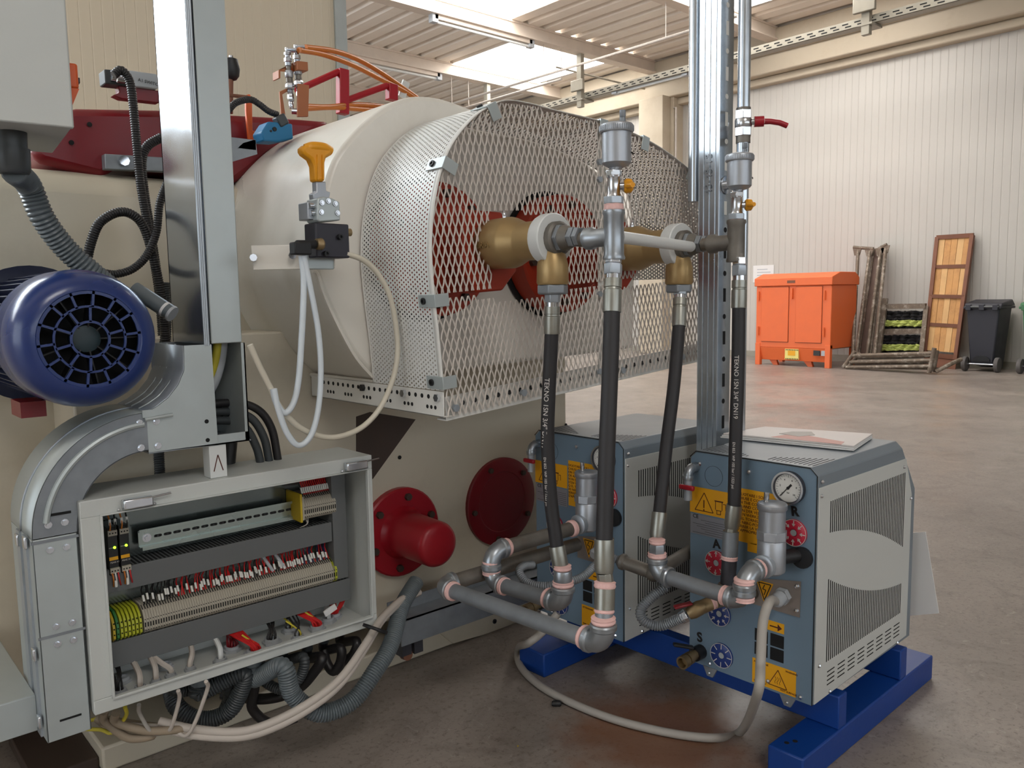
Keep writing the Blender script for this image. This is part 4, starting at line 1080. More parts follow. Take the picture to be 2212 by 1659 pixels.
# air separator pot with vent on the front
vx, vy = -.07, .07
m = MB().lathe((vx, vy, .312), (0, 0, 1), [(0, .022), (.006, .03), (.012, .031), (.075, .031), (.078, .029), (.08, .0315)], 28); m.build('separator_pot', alum, un)
MB().lathe((vx, vy, .391), (0, 0, 1), [(0, .0335), (.02, .0335)], 8).build('pot_nut', alum, un, bevel=.001)
MB().lathe((vx, vy, .41), (0, 0, 1), [(0, .029), (.05, .029)], 28).build('pot_neck', alum, un)
pc = MB().lathe((vx, vy, .458), (0, 0, 1), [(0, .031), (.002, .0325), (.012, .0325), (.015, .03), (.017, .01)], 28).build('pot_cap', alum, un)
MB().lathe((vx-.004, vy+.012, .474), (0, 0, 1), [(0, .006), (.004, .0045), (.008, .006), (.022, .006)], 12).build('release_valve', chrome, un)
MB().cyl((vx, vy, .345), (0, vy-.03, .345), .016).build('pot_branch', dark, un)
MB().lathe((0, .03, .342), (-1, 0, 0), [(0, .024), (.012, .024)], 20).build('rubber_grommet', dark, un)
MB().lathe((vx-.024, vy, .335), (-1, 0, 0), [(0, .026), (.014, .026), (.016, .022)], 20).build('pot_port', galv, un)
# drain cock at the lower left
m = MB().cyl((0, .298, .035), (-.03, .298, .035), .018); m.build('drain_boss', dark, un)
m = MB().lathe((-.028, .298, .035), (-1, 0, -.08), [(0, .013), (.02, .013), (.02, .016), (.034, .016)], 10); m.lathe((-.062, .298, .032), (-1, 0, -.08), [(0, .013), (.004, .0165), (.022, .0165), (.022, .0125), (.006, .0115)], 18); m.build('drain_cock', brassd, un)
MB().bar((-.035, .298, .055), (-.075, .33, .066), .016, .008).build('drain_lever', dark, un, bevel=.003)
for y in (.27, .06):
    m = MB().prism([(-.004, y+dy, dz) for dy, dz in ((-.02, .002), (.02, .002), (.008, -.022), (-.008, -.022))], (.006, 0, 0)); m.build('mounting_lug', galvd, un); MB().sphere((-.005, y, -.012), .004, 8).build('screw', shiny, un)
copy_tree(un, None, V(1.626, 1.389, .165), DL, 'rear water temperature unit with bare top, nearest the mill')
# booklet on the near unit and the sheet hung behind it
bk = thing('booklet', 'pale folded booklet lying on the near water unit', 'booklet', w((.3, .2, Hh)))
q = [w(p) for p in ((.186, .37, Hh+.002), (.362, .345, Hh+.002), (.441, .072, Hh+.002), (.238, .03, Hh+.002))]
for k in range(3):
    dz = V(0, 0, .0045*k); pr = MB().prism([p+dz+(q[2]-p)*.01*k for p in q], (0, 0, .004)); pr.build('page_block' if k < 2 else 'cover', paper if k < 2 else papern, bk, bevel=.001)
zt_ = Hh+.0152
MB().prism([w(p) for p in ((.22, .24, zt_), (.31, .22, zt_), (.275, .07, zt_), (.235, .06, zt_))], (0, 0, .0003)).build('red_print', mat('faded_red', (206, 140, 126), .5), bk)
MB().prism([w(p) for p in ((.28, .25, zt_), (.33, .24, zt_), (.36, .2, zt_), (.32, .17, zt_), (.27, .19, zt_))], (0, 0, .0008)).build('grey_print', mat('faded_grey', (168, 160, 152), .5), bk)
q = [at_x(x, y, 2.27) for x, y in ((1960, 1152), (1999, 1149), (2028, 1325), (1955, 1331))]
single(MB().prism([q[0], q[1], q[2], q[3]], UX*.003), 'paper_sheet', paper, 'white paper sheet hung behind the near water unit', 'paper')
# supply cable looping over the floor
pts = [w((-.042, .074, .238)), at_d(1662, 1300, 1.74), at_d(1648, 1345, 1.72), at_d(1643, 1430, 1.7), at_d(1636, 1500, 1.68), at_z(1600, 1580, .012), at_z(1540, 1594, .012), at_z(1430, 1580, .012), at_z(1300, 1545, .012), at_z(1180, 1490, .012), at_z(1125, 1440, .012), at_z(1120, 1400, .03), at_d(1140, 1390, 2.2), at_d(1172, 1365, 2.2), at_d(1205, 1325, 2.2)]
single(MB().tube(spline(pts, 8), .0105, 12), 'supply_cable', cablew, 'thick grey supply cable looping across the stained floor', 'cable')
p = at_z(1192, 1525, 0); single(MB().lathe(p+V(0, 0, .007), (.7, -.7, 0), [(0, .006), (.004, .008), (.022, .008), (.026, .005)], 10), 'rubber_plug', dark, 'small black rubber plug on the floor by the cable', 'plug')
p = at_z(6, 1580, 0); single(MB().lathe(p, (0, 0, 1), [(0, .007), (.008, .007), (.008, .004), (.003, .004)], 6), 'loose_nut', shiny, 'loose shiny hex nut on the floor at the far left', 'nut')
p = at_z(1118, 1614, 0); single(MB().prism([p, p+V(.006, .002, 0), p+V(.004, .006, 0)], (0, 0, .001)), 'paint_chip', terme, 'tiny yellow chip on the concrete floor', 'chip')
# ================================================================== CABLE TRUNKING
YT0, YT1 = 1.70, 1.887
tk = thing('cable_trunking', 'tall bright galvanised cable trunking rising in front of the mill', 'trunking', (.69, 1.8, 1.0))
mb = MB().box((.65, YT0+.004, 1.013), (.654, YT1, 2.3)); mb.box((.726, YT0+.004, 1.013), (.73, YT1, 2.3)); mb.box((.65, YT1-.004, 1.013), (.73, YT1, 2.3))
mb.build('channel', mat('smooth_galvanised', (188, 194, 202), .16, .95, var=.06, vscale=7, bump=.12, bscale=9, rvar=.08), tk)
mb = MB().box((.664, YT0-.001, 1.013), (.731, YT0+.003, 2.3)); mb.build('lid', galvp, tk, bevel=.002)
for x in (.651, .6545, .6585): MB().tube([(x, YT0+.001, 1.01), (x, YT0+.001, 2.3)], .0028, 8).build('lid_seam', galv, tk)
p = at_y(490, 320, 1.74)
bk_ = thing('bracket_arm', 'short grey steel angle arm reaching out behind the trunking', 'bracket', at_y(545, 325, 1.95))
mb = MB().prism([at_y(498, 317, 1.95), at_y(552, 301, 1.95), at_y(556, 333, 1.95), at_y(500, 350, 1.95)], (0, .004, 0)); mb.box(at_y(498, 318, 1.95), at_y(552, 300, 1.95)+V(0, .05, -.003)); mb.build('angle', galvd, bk_)
bd = thing('trunking_bend', 'galvanised trunking with two bends running down beside the junction box', 'trunking', (.35, 1.8, .26))
arc = lambda cx, cz, r, a0, a1, n, y: [V(cx+r*math.cos(math.radians(a0+(a1-a0)*i/n)), y, cz+r*math.sin(math.radians(a0+(a1-a0)*i/n))) for i in range(n+1)]
cx_, cz_ = .525, .665
o_, i_ = arc(cx_, cz_, .217, 90, 180, 20, YT0), arc(cx_, cz_, .14, 180, 90, 20, YT0)
MB().prism(o_+i_, (0, .003, 0)).build('side_plate', galvd, bd, angle=30)
A = arc(cx_, cz_, .217, 90, 180, 20, YT0); mb = MB(); mb.strip(A, [p+V(0, YT1-YT0, 0) for p in A]); mb.build('outer_skin', galvp, bd, solid=.002, angle=60)
A = arc(cx_, cz_, .219, 90, 180, 20, YT0+.085); mb = MB(); mb.strip(A, [p+V(0, .004, 0) for p in A]); mb.build('skin_seam', galv, bd, solid=.004, angle=60)
A = arc(cx_, cz_, .14, 90, 180, 20, YT0); mb = MB(); mb.strip(A, [p+V(0, YT1-YT0, 0) for p in A]); mb.build('inner_skin', galvd, bd, solid=.002, angle=60)
A = arc(cx_, cz_, .194, 92, 172, 22, YT0-.001); MB().tube(A, .006, 8).build('swage_rib', galvp, bd)
# horizontal leg with its concave upper fillet
pl = [V(.525, YT0, .80), V(.667, YT0, .797), V(.664, YT0, 1.012), V(.606, YT0, 1.012), V(.604, YT0, .962), V(.59, YT0, .932), V(.568, YT0, .907), V(.545, YT0, .892), V(.525, YT0, .883)]
mb = MB().prism(pl, (0, .003, 0)); mb.build('side_plate', galvp, bd)
A = pl[3:]; mb = MB(); mb.strip(A, [p+V(0, YT1-YT0, 0) for p in A]); mb.build('fillet_skin', galv, bd, solid=.002, angle=60)
for k in (.05, .1, .14): MB().tube(spline([p+V(.001, k, .002) for p in A], 4), .0022, 6).build('fillet_seam', galvp, bd)
mb = MB().box((.525, YT0, .797), (.74, YT1, .80)); mb.build('floor_skin', galvd, bd)
mb = MB().box((.667, YT0, .797), (.737, YT0+.003, .818)); mb.box((.728, YT0, .797), (.737, YT0+.003, 1.012)); mb.box((.734, YT0, .797), (.737, YT1, 1.012)); mb.build('open_frame', galvp, bd)
MB().box((.6, YT1-.003, .80), (.737, YT1, 1.012)).build('back_skin', galvd, bd)
for x, z in ((.51, .862), (.51, .812), (.543, .862), (.543, .812)):
    MB().lathe((x, YT0, z), (0, -1, 0), [(0, .0075), (.002, .0075), (.002, .005), (.006, .005)], 8).build('bolt', shiny, bd)
for z in (.87, .83): MB().cyl((.645, YT0, z-.02), (.645, YT0-.001, z-.02), .0045, n=10).build('hole', slotk, bd)
mb = MB().bar((.528, YT0-.002, .887), (.528, YT0-.002, .872), .024, .005, up=(0, 1, 0)); mb.cyl((.52, YT0-.004, .868), (.575, YT0-.003, .872), .004, n=8); mb.build('joint_clip', galvp, bd)
MB().bar((.334, YT0-.001, .706), (.376, YT0-.001, .706), .005, .001, up=(0, 1, 0)).build('slot', slotk, bd)
# lower leg
mb = MB().box((.307, YT0, .265), (.384, YT0+.003, .663)); mb.box((.307, YT0, .265), (.31, YT1, .663)); mb.box((.381, YT0, .265), (.384, YT1, .663)); mb.box((.307, YT1-.003, .265), (.384, YT1, .663)); mb.build('lower_leg', galvp, bd, bevel=.001)
for z in (.47, .655): MB().box((.305, YT0-.0015, z), (.386, YT0, z+.005)).build('joint_line', galvd, bd)
for z in (.688, .64, .49, .455):
    for x in (.336, .364): MB().lathe((x, YT0, z), (0, -1, 0), [(0, .007), (.002, .007), (.002, .0045), (.006, .0045)], 8).build('bolt', shiny, bd)
for k in (.035, .09): MB().box((.303, YT0+k, .265), (.307, YT0+k+.03, .663)).build('side_rib', galv, bd)
for y, z in ((YT0+.02, .655), (YT0+.09, .645), (YT0+.02, .435), (YT0+.02, .3)): MB().box((.298, y, z-.012), (.304, y+.02, z+.012)).build('latch', shiny, bd, bevel=.002)
MB().bar((.33, YT0-.0005, .302), (.368, YT0-.0005, .302), .004, .001, up=(0, 1, 0)).build('slot', slotk, bd)
mb = MB().box((.17, 1.76, .34), (.303, 2.5, .343)); mb.box((.17, 1.76, .27), (.173, 2.5, .343)); mb.box((.17, 1.757, .27), (.303, 1.76, .343))
sb = single(mb, 'side_duct', galvp, 'flat galvanised duct branching away at the lower left', 'duct', bevel=.002)
mb = MB().box((.648, 1.703, .7255), (.685, 1.74, .796)); pk = thing('support_block', 'small white steel block with a scribbled arrow above the junction box', 'block', (.667, 1.72, .7255)); mb.build('block', whitepl, pk, bevel=.001)
m = MB().bar((.656, 1.7025, .74), (.666, 1.7025, .775), .002, .0005, up=(0, 1, 0)); m.bar((.676, 1.7025, .74), (.666, 1.7025, .775), .002, .0005, up=(0, 1, 0)); m.build('pen_mark', inkr, pk)
def cable(pts, r, m_, label, name='cable', group=None, n=10): return single(MB().tube(spline(pts, 8), r, n), name, m_, label, 'cable', group)
def conduit(pts, r, m_, label, group, pitch=.006, depth=.13): return single(MB().corr(pts, r, pitch, depth), 'corrugated_conduit', m_, label, 'conduit', group)
# cables inside the open duct
cable([V(.70, 1.75, 1.06), V(.698, 1.76, .99), V(.685, 1.77, .94), V(.66, 1.775, .9)], .009, wiregy, 'yellow and green earth cable inside the open trunking')
cable([V(.716, 1.76, 1.06), V(.712, 1.765, .99), V(.698, 1.775, .93), V(.67, 1.78, .885)], .011, greypl, 'thick light grey cable inside the open trunking')
for k in range(3):
    z = .872-k*.019
    cable([V(.6, 1.80, z), V(.735-.01*k, 1.80, z), V(.80-.016*k, 1.80, z-.02), V(.835-.02*k, 1.8, z-.07), V(.848-.022*k, 1.8, .722)], .0095, (condk, condd, condd)[k], ('black', 'upper dark grey', 'lower dark grey')[k]+' sleeved cable curving from the trunking to the junction box', 'sleeved_cable', 'sleeved cables into the junction box')
cable([V(.745, 1.84, .86), V(.752, 1.84, .8), V(.742, 1.84, .722)], .017, condk, 'short fat black cable dropping behind the open trunking frame', 'sleeved_cable', 'sleeved cables into the junction box')

# ================================================================== OPEN JUNCTION BOX
bx = thing('junction_box', 'open grey steel junction box with its terminal rows exposed', 'junction box', (.71, 1.76, .297))
X0, X1, Z0, Z1, Yf, Yb2 = .388, 1.035, .297, .725, 1.687, 1.842
mb = MB().box((X0, Yf, Z0), (X0+.004, Yb2, Z1)); mb.box((X1-.004, Yf, Z0), (X1, Yb2, Z1)); mb.box((X0, Yf, Z1-.004), (X1, Yb2, Z1)); mb.box((X0, Yf, Z0), (X1, Yb2, Z0+.004)); mb.box((X0, Yb2-.004, Z0), (X1, Yb2, Z1))
mb.build('body', boxgrey, bx, bevel=.003)
fx0, fx1, fz0, fz1 = .425, 1.017, .326, .692
mb = MB().box((X0, Yf-.003, fz1), (X1, Yf, Z1)); mb.box((X0, Yf-.003, Z0), (X1, Yf, fz0)); mb.box((X0, Yf-.003, fz0), (fx0, Yf, fz1)); mb.box((fx1, Yf-.003, fz0), (X1, Yf, fz1))
mb.build('front_frame', boxgrey, bx, bevel=.002)
mb = MB().box((fx0-.004, Yf-.012, fz0-.003), (fx0, Yf, fz1)); mb.box((fx1, Yf-.012, fz0-.003), (fx1+.004, Yf, fz1)); mb.box((fx0-.004, Yf-.012, fz1), (fx1+.004, Yf, fz1+.003)); mb.box((fx0-.004, Yf-.012, fz0-.005), (fx1+.004, Yf, fz0)); mb.build('gutter_lip', boxgrey, bx, bevel=.001)
MB().box((.43, 1.83, .33), (1.01, 1.837, .69)).build('back_plate', backp, bx)
for x in (.49, .985):
    m = MB().box((x-.028, Yf-.022, .698), (x+.028, Yf-.003, .718)); h_ = m.build('hinge', shiny, bx, bevel=.003)
    MB().cyl((x+.026, Yf-.012, .713), (x+.065, Yf-.012, .716), .002, n=8).build('hinge_pin', shiny, h_)
    for dx in (-.034, .034): MB().sphere((x+dx, Yf-.006, .698), .0035, 8).build('hinge_screw', shiny, h_)
def wduct(a, b, slots=True, top=True):
    o = MB().box(a, b).build('wire_duct', ductg, bx, bevel=.001)
    if slots:
        m = MB(); x0, x1 = a[0], b[0]; n = int((x1-x0)/.0085)
        for i in range(n):
            x = x0+.004+i*.0085; m.box((x, a[1]+.004, b[2]-.001), (x+.0042, b[1], b[2]+.0006))
        s_ = m.build('duct_slots', slotk, o); s_['kind'] = 'stuff'
    return o
wduct((.432, 1.765, .507), (.964, 1.83, .556)); wduct((.432, 1.765, .347), (1.009, 1.83, .402))
MB().box((.966, 1.762, .407), (1.004, 1.83, .688)).build('wire_duct', ductg, bx, bevel=.001)
# slotted mounting rail
dn = MB().box((.525, 1.806, .581), (.97, 1.808, .612)); dn.box((.525, 1.798, .612), (.97, 1.808, .614)); dn.box((.525, 1.798, .579), (.97, 1.808, .581)); dn.box((.525, 1.797, .614), (.97, 1.799, .618)); dn.box((.53, 1.797, .572), (.97, 1.799, .579))
dn_o = dn.build('mounting_rail', dinr, bx)
for i in range(17):
    x = .56+i*.0205
    if x < .9:
        m = MB().box((x, 1.8054, .594), (x+.011, 1.806, .6)); m.cyl((x, 1.806, .597), (x, 1.8054, .597), .003, n=8); m.cyl((x+.011, 1.806, .597), (x+.011, 1.8054, .597), .003, n=8); m.build('rail_slot', ductd, dn_o)
MB().lathe((.542, 1.806, .597), (0, -1, 0), [(0, .0095), (.0015, .0095), (.0015, .005), (.005, .0045)], 14).build('rail_screw', shiny, dn_o)
# two safety relays with green lights
for k, x in enumerate((.462, .4845)):
    r_ = thing('safety_relay', ('left', 'right')[k]+' black safety relay with a lit green lamp and yellow tag', 'relay', (x, 1.78, .545), 'relays in the junction box')
    MB().box((x-.0095, 1.762, .545), (x+.0095, 1.825, .645)).build('case', relayk, r_, bevel=.001)
    for z in (.628, .549):
        tb = MB().box((x-.0088, 1.757, z), (x+.0088, 1.764, z+.0115)).build('terminal_row', termb, r_)
        for j in (-1, 0, 1): MB().cyl((x+j*.0055, 1.757, z+.0055), (x+j*.0055, 1.7565, z+.0055), .0016, n=8).build('screw_hole', slotk, tb)
    MB().cyl((x+.003, 1.762, .602), (x+.003, 1.7605, .602), .0025, n=12).build('lamp', ledg, r_)
    MB().box((x-.0085, 1.7612, .576), (x+.0085, 1.762, .583)).build('yellow_tag', stick, r_)
    text('P2HZ X1', .0045, (x-.007, 1.7608, .5715), (1, 0, 0), (0, 0, 1), inkw, r_)
    text('POWER', .003, (x-.008, 1.7608, .602), (1, 0, 0), (0, 0, 1), inkw, r_)
    for j in (-1, 1):
        MB().box((x+j*.005-.0022, 1.752, .652), (x+j*.005+.0022, 1.756, .664)).build('wire_marker', marker, r_)
        MB().tube(spline([(x+j*.005, 1.757, .64), (x+j*.005, 1.752, .655), (x+j*.006, 1.77, .685)], 4), .0016, 6).build('wire', (hoseor, wirek)[j > 0], r_)
    for j in (-1, 0, 1):
        MB().tube(spline([(x+j*.0055, 1.757, .55), (x+j*.0055, 1.752, .538), (x+j*.007+.004, 1.765, .52)], 4), .0016, 6).build('wire', (whitepl, wiren, hoseor)[j], r_)
    MB().box((x-.004, 1.75, .522), (x+.0005, 1.754, .536)).build('wire_marker', marker, r_)
# rows of terminal blocks
def terminal(mtl):
    m = MB(); w_ = .0024
    m.prism([(-w_, y, z) for y, z in ((1.765, .405), (1.758, .412), (1.758, .437), (1.768, .452), (1.785, .462), (1.83, .462), (1.83, .40))], (w_*2, 0, 0))
    return m
t0 = None; zoff = 0
def term_row(x0, n, dz, mtl, pitch=.0054, holes=True):
    first = None
    for i in range(n):
        if first is None:
            first = terminal(mtl).build('terminal_block', mtl, bx)
            if holes:
                m = MB()
                for z in (.4125, .4355): m.cyl((0, 1.758, z), (0, 1.7574, z), .0012, n=6)
                m.box((-.0012, 1.7574, .419), (.0012, 1.758, .429)); m.obox((0, 1.776, .4575), (.0009, 0, 0), (0, .0055, .0033), (0, -.0002, .0004))
                m.build('wire_entries', slotk, first)['kind'] = 'stuff'
            first.location = V(x0, 0, dz)
            src = first
        else:
            c = copy_tree(src, bx); c.location = V(x0+i*pitch, 0, dz)
term_row(.514, 84, 0, termb)
term_row(.891, 16, .172, termb)
term_row(.963, 2, 0, termy)
for i in range(8):
    c = terminal(termy).build('earth_terminal', (terme, termgr, termy, termy, termy, termy, termy, termy)[i], bx); c.location = V(.452+i*.0075, -.002, -.002*0)
    m = MB()
    for z in (.408, .42, .432, .444): m.cyl((0, 1.758, z), (0, 1.7572, z), .0017, n=6)
    m.build('wire_entries', slotk, c)['kind'] = 'stuff'
c = MB().box((.878, 1.755, .572), (.884, 1.83, .642)).build('end_clamp', terme, bx, bevel=.002)
MB().box((.884, 1.757, .577), (.8885, 1.83, .634)).build('end_plate', termb, bx)
# wires fanning out of the upper duct down to the terminals, with white markers
random.seed(3)
for i in range(74):
    x = .52+i*.006; m_ = wirek if i < 12 else (wiren if random.random() < .8 else wirek)
    if i > 60: m_ = (wireb, wiren)[i % 2]
    a = V(x, 1.776, .462); b = V(x+random.uniform(-.004, .008), 1.79, .49); c = V(x+random.uniform(0, .022), 1.806, .512)
    MB().tube([a, b, c], .0015, 5).build('wire', m_, bx)
    if random.random() < .85:
        q = a+(b-a)*random.uniform(.25, .6)
        MB().obox(q+V(0, -.003, 0), (.0021, 0, 0), (0, .0012, .0), (0, .003, .006)).build('wire_marker', marker, bx)
for i in range(15):
    x = .895+i*.0053
    MB().tube([V(x, 1.776, .634), V(x-.002, 1.79, .66), V(x-.008+random.uniform(0, .01), 1.81, .688)], .0016, 5).build('wire', wiren if i else wirek, bx)
    MB().obox(V(x-.001, 1.778, .645), (.0019, 0, 0), (0, .0012, 0), (0, .003, .0065)).build('wire_marker', marker, bx)
for k in range(2):
    x = .79+k*.03; MB().tube(spline([(x, 1.80, .512), (x+.012, 1.785, .485), (x+.022, 1.778, .464)], 5), .0042, 8).build('screened_cable', greypl, bx)
for k in range(2): MB().tube(spline([(.9+k*.006, 1.775, .575), (.9, 1.77, .562), (.875, 1.78, .552)], 5), .0014, 6).build('wire', cablew, bx)
# glands through the box floor with what comes up them
zf = Z0+.004
gl_ = [(.448, 1.735, .013, 'black'), (.485, 1.722, .010, 'grey'), (.52, 1.732, .009, 'grey'), (.553, 1.74, .009, 'grey'), (.595, 1.742, .009, 'grey'), (.47, 1.79, .013, ''), (.56, 1.795, .013, ''), (.66, 1.735, .012, 'white'), (.705, 1.78, .016, 'redd'), (.735, 1.725, .017, 'red'), (.79, 1.755, .016, 'black'), (.85, 1.785, .014, 'yel'), (.845, 1.73, .012, 'yel2'), (.905, 1.75, .015, 'red2'), (.95, 1.775, .014, 'white2'), (.975, 1.79, .014, 'red3')]
for i, (x, y, r, kind) in enumerate(gl_):
    g_ = MB().lathe((x, y, zf), (0, 0, 1), [(0, r*1.45), (.006, r*1.45)], 6); g_.lathe((x, y, zf+.006), (0, 0, 1), [(0, r*1.1), (.006, r*1.05), (.006, r*.75), (.001, r*.75)], 14)
    go = g_.build('cable_gland', greypl, bx)
    mtl_, num, rw = {'black': (wirek, 8, .002), 'grey': (cablep, 1, .006), 'white': (whitepl, 1, .006), 'redd': (redp, 12, .0022), 'red': (wiren, 26, .0024), 'yel': (wirek, 4, .002), 'yel2': (wirek, 3, .002), 'red2': (wiren, 18, .0024), 'white2': (whitepl, 1, .006), 'red3': (wiren, 16, .0024)}.get(kind, (None, 0, 0))
    for j in range(num):
        a = random.random()*6.28; q = r*.55*math.sqrt(random.random()) if num > 1 else 0
        tx_ = x+(-.03 if kind in ('red', 'red2') else .02 if kind in ('grey',) and i == 4 else (-.03 if kind == 'grey' and i > 2 else .005))+random.uniform(-.02, .02)*(num > 1)
        MB().tube(spline([(x+q*math.cos(a), y+q*math.sin(a), zf), (x+q*math.cos(a)*1.5, y+q*math.sin(a), zf+.018), ((x+tx_)/2, y+.012, zf+.034), (tx_, 1.795, zf+.05)], 4), rw, 6).build('wire', mtl_, go)
    if kind in ('yel', 'yel2', 'red', 'red2'): MB().tube(spline([(x+r*.4, y, zf), (x+.004, y, zf+.02), (x-.02, y+.02, zf+.045)], 4), .002, 6).build('earth_wire', wiregy, go)
for j in range(14):
    MB().tube(spline([(.975+random.uniform(-.01, .01), 1.79, .31), (.99+random.uniform(-.006, .006), 1.78, .335), (1.012, 1.79, .37), (1.012, 1.81, .42)], 4), .0024, 6).build('wire', wiren, bx)
MB().obox((.945, 1.755, .338), (.016, 0, .006), (0, .002, 0), (-.003, 0, .007)).build('wire_tag', paper, bx)
MB().box((.436, 1.76, .303), (.446, 1.78, .33)).build('earth_bar', wiregy, bx)

# ================================================================== CONDUITS UNDER THE BOX
CG = 'conduits hanging under the junction box'
def lug(x, y, r, nm='gland_nut'): return MB().lathe((x, y, Z0), (0, 0, -1), [(0, r*1.3), (.022, r*1.3), (.026, r*1.05), (.04, r*1.05)], 14)
def drop(x, y, pts, r, m_, label, corr=True):
    t = thing('hanging_conduit', label, 'conduit', pts[-1], CG)
    lug(x, y, r).build('gland', condg if m_ is not condk else condd, t)
    full = [V(x, y, Z0-.03), V(x, y, Z0-.06)]+pts
    (MB().corr(full, r, .006, .16) if corr else MB().tube(spline(full, 8), r, 12)).build('conduit', m_, t)
D = at_d
drop(.735, 1.74, [D(610, 1440, 1.83), D(632, 1500, 1.84), D(690, 1540, 1.86), D(760, 1515, 1.9), D(810, 1450, 1.95), D(845, 1390, 2.02), D(868, 1310, 2.12), D(900, 1255, 2.2)], .0215, condg, 'thickest grey corrugated conduit sweeping right under the junction box')
drop(.62, 1.76, [D(525, 1455, 1.84), D(500, 1530, 1.85), D(440, 1555, 1.84), D(385, 1530, 1.84), D(370, 1490, 1.88)], .02, condd, 'thick dark conduit curling left under the box middle')
drop(.585, 1.80, [D(490, 1480, 1.9), D(480, 1540, 1.92), D(430, 1575, 1.9), D(380, 1560, 1.9)], .014, condd, 'dark conduit curling left behind the thick one')
drop(.66, 1.80, [D(545, 1470, 1.9), D(545, 1530, 1.92), D(590, 1565, 1.95), D(640, 1550, 1.98)], .012, condk, 'smooth black sleeve crossing behind the middle conduits', False)
drop(.83, 1.78, [D(655, 1420, 1.9), D(650, 1460, 1.9), D(615, 1490, 1.9), D(570, 1470, 1.92), D(550, 1430, 1.94)], .0125, condd, 'medium dark conduit looping left near the box centre')
drop(.88, 1.755, [D(695, 1420, 1.93), D(680, 1450, 1.93), D(640, 1490, 1.93), D(570, 1510, 1.94), D(480, 1500, 1.96)], .0125, condk, 'smooth black sleeve sweeping left below the right glands', False)
drop(.93, 1.765, [D(735, 1400, 1.98), D(735, 1430, 1.98), D(720, 1450, 1.98), D(705, 1430, 1.99), D(700, 1405, 2.0)], .0115, condk, 'black sleeve making a tight U loop under the box', False)
drop(.985, 1.78, [D(770, 1385, 2.0), D(762, 1415, 2.0), D(740, 1430, 2.02), D(728, 1450, 2.04)], .0115, condk, 'rightmost black sleeve under the junction box', False)
for k, lab in enumerate(('upper pale thick cable sweeping from the left under the box', 'lower pale thick cable sweeping from the left under the box')):
    dy = k*13
    cable([D(345, 1558+dy, 1.76), D(420, 1575+dy, 1.76), D(520, 1580+dy*.9, 1.77), D(600, 1555+dy, 1.79), D(680, 1510+dy, 1.83), D(740, 1460+dy*.9, 1.88), D(790, 1390+dy*.6, 1.95), D(825, 1335+dy*.4, 2.03), D(868, 1295+dy*.3, 2.12), D(905, 1280, 2.2)], .0095, cablep, lab, 'thick_cable', 'pale thick cables under the box')
p = D(811, 1357, 1.96); m = MB().lathe(p-V(.004, .002, .004), (.5, .1, .8), [(0, .03), (.008, .03)], 18, caps=False); single(m, 'cable_tie', dark, 'black cable tie holding the conduit and pale cables', 'cable tie', solid=.003)
tc = ((225, 1545, 330, 1590, 'tangled dusty cable nearest the trunking foot', cabled), (300, 1530, 360, 1580, 'thin grey cable drooping under the box corner', cablew), (385, 1500, 352, 1570, 'thin pale cable drooping left of the dark conduits', cablep), (445, 1480, 372, 1580, 'second thin pale cable hanging near the dark conduits', cablep), (270, 1535, 215, 1578, 'thin yellowish wire trailing below the box corner', wiregy), (250, 1548, 395, 1575, 'dusty beige cable curling along the plinth', cabled))
for x0, y0, x1, y1, lab, m_ in tc:
    cable([D(x0, y0-8, 1.7), D(x0+2, y0+12, 1.72), D((x0+x1)/2, y1+4, 1.74), D(x1, y1-2, 1.76), D(x1-70, y1-6, 1.8), D(210, 1552, 1.82)], .0042 if m_ is not cabled else .009, m_, lab, 'thin_cable', 'thin cables under the box corner')
# ================================================================== MOTOR AND FITTINGS AT THE UPPER LEFT
mc = at_y(196, 733, 1.60)
mo = thing('electric_motor', 'big dark blue electric motor with a spoked fan cowl', 'motor', mc-V(0, -.2, .15))
mb = MB().lathe(mc, (0, 1, 0), [(0.00348, 0.08526), (0, 0.08874), (0.00174, 0.09744), (0.0174, 0.1157), (0.03915, 0.1235), (0.0609, 0.1261), (0.1479, 0.1261)], 44, caps=False)
mb.build('fan_cowl', motorb, mo, solid=0.00261, angle=50)
for r0, r1, nm in ((0.08178, 0.08874, 'grille_ring'), (0.05742, 0.06133, 'grille_ring'), (0.02958, 0.03393, 'grille_ring')):
    MB().lathe(mc, (0, 1, 0), [(0, r0), (0.00522, r0), (0.00522, r1), (0, r1), (0, r0)], 40, caps=False).build(nm, motorb, mo)
for k in range(14):
    a = 2*math.pi*k/14+0.1044; d = V(math.cos(a), 0, math.sin(a)); m = MB().bar(mc+d*0.05829+V(0, 0.00261, 0), mc+d*0.087+V(0, 0.00261, 0), 0.00435, 0.00522, up=(0, 1, 0)); m.build('spoke', motorb, mo)
for k in range(10):
    a = 2*math.pi*k/10+0.261; d = V(math.cos(a), 0, math.sin(a)); m = MB().bar(mc+d*0.03132+V(0, 0.00261, 0), mc+d*0.05916+V(0, 0.00261, 0), 0.00435, 0.00522, up=(0, 1, 0)); m.build('spoke', motorb, mo)
MB().lathe(mc+V(0, 0.0261, 0), (0, 1, 0), [(0, 0.01914), (0.00174, 0.02436), (0.0261, 0.0261)], 24).build('fan_hub', mat('fan_hub_teal', (34, 52, 58), 0.435), mo)
for k in range(9):
    a = 2*math.pi*k/9; d = V(math.cos(a), 0, math.sin(a)); e = V(-d.z, 0, d.x)
    MB().obox(mc+d*0.0609+V(0, 0.0435, 0), d*0.03915, V(0, 0.0174, 0), e*0.001305).build('fan_blade', dark, mo)
MB().lathe(mc+V(0, 0.087, 0), (0, 1, 0), [(0, 0.1175), (0.0087, 0.1175)], 32).build('fan_shield', slotk, mo)
MB().lathe(mc+V(0, 0.1479, 0), (0, 1, 0), [(0, 0.1027), (0.2871, 0.1027)], 32).build('stator_body', motord, mo)
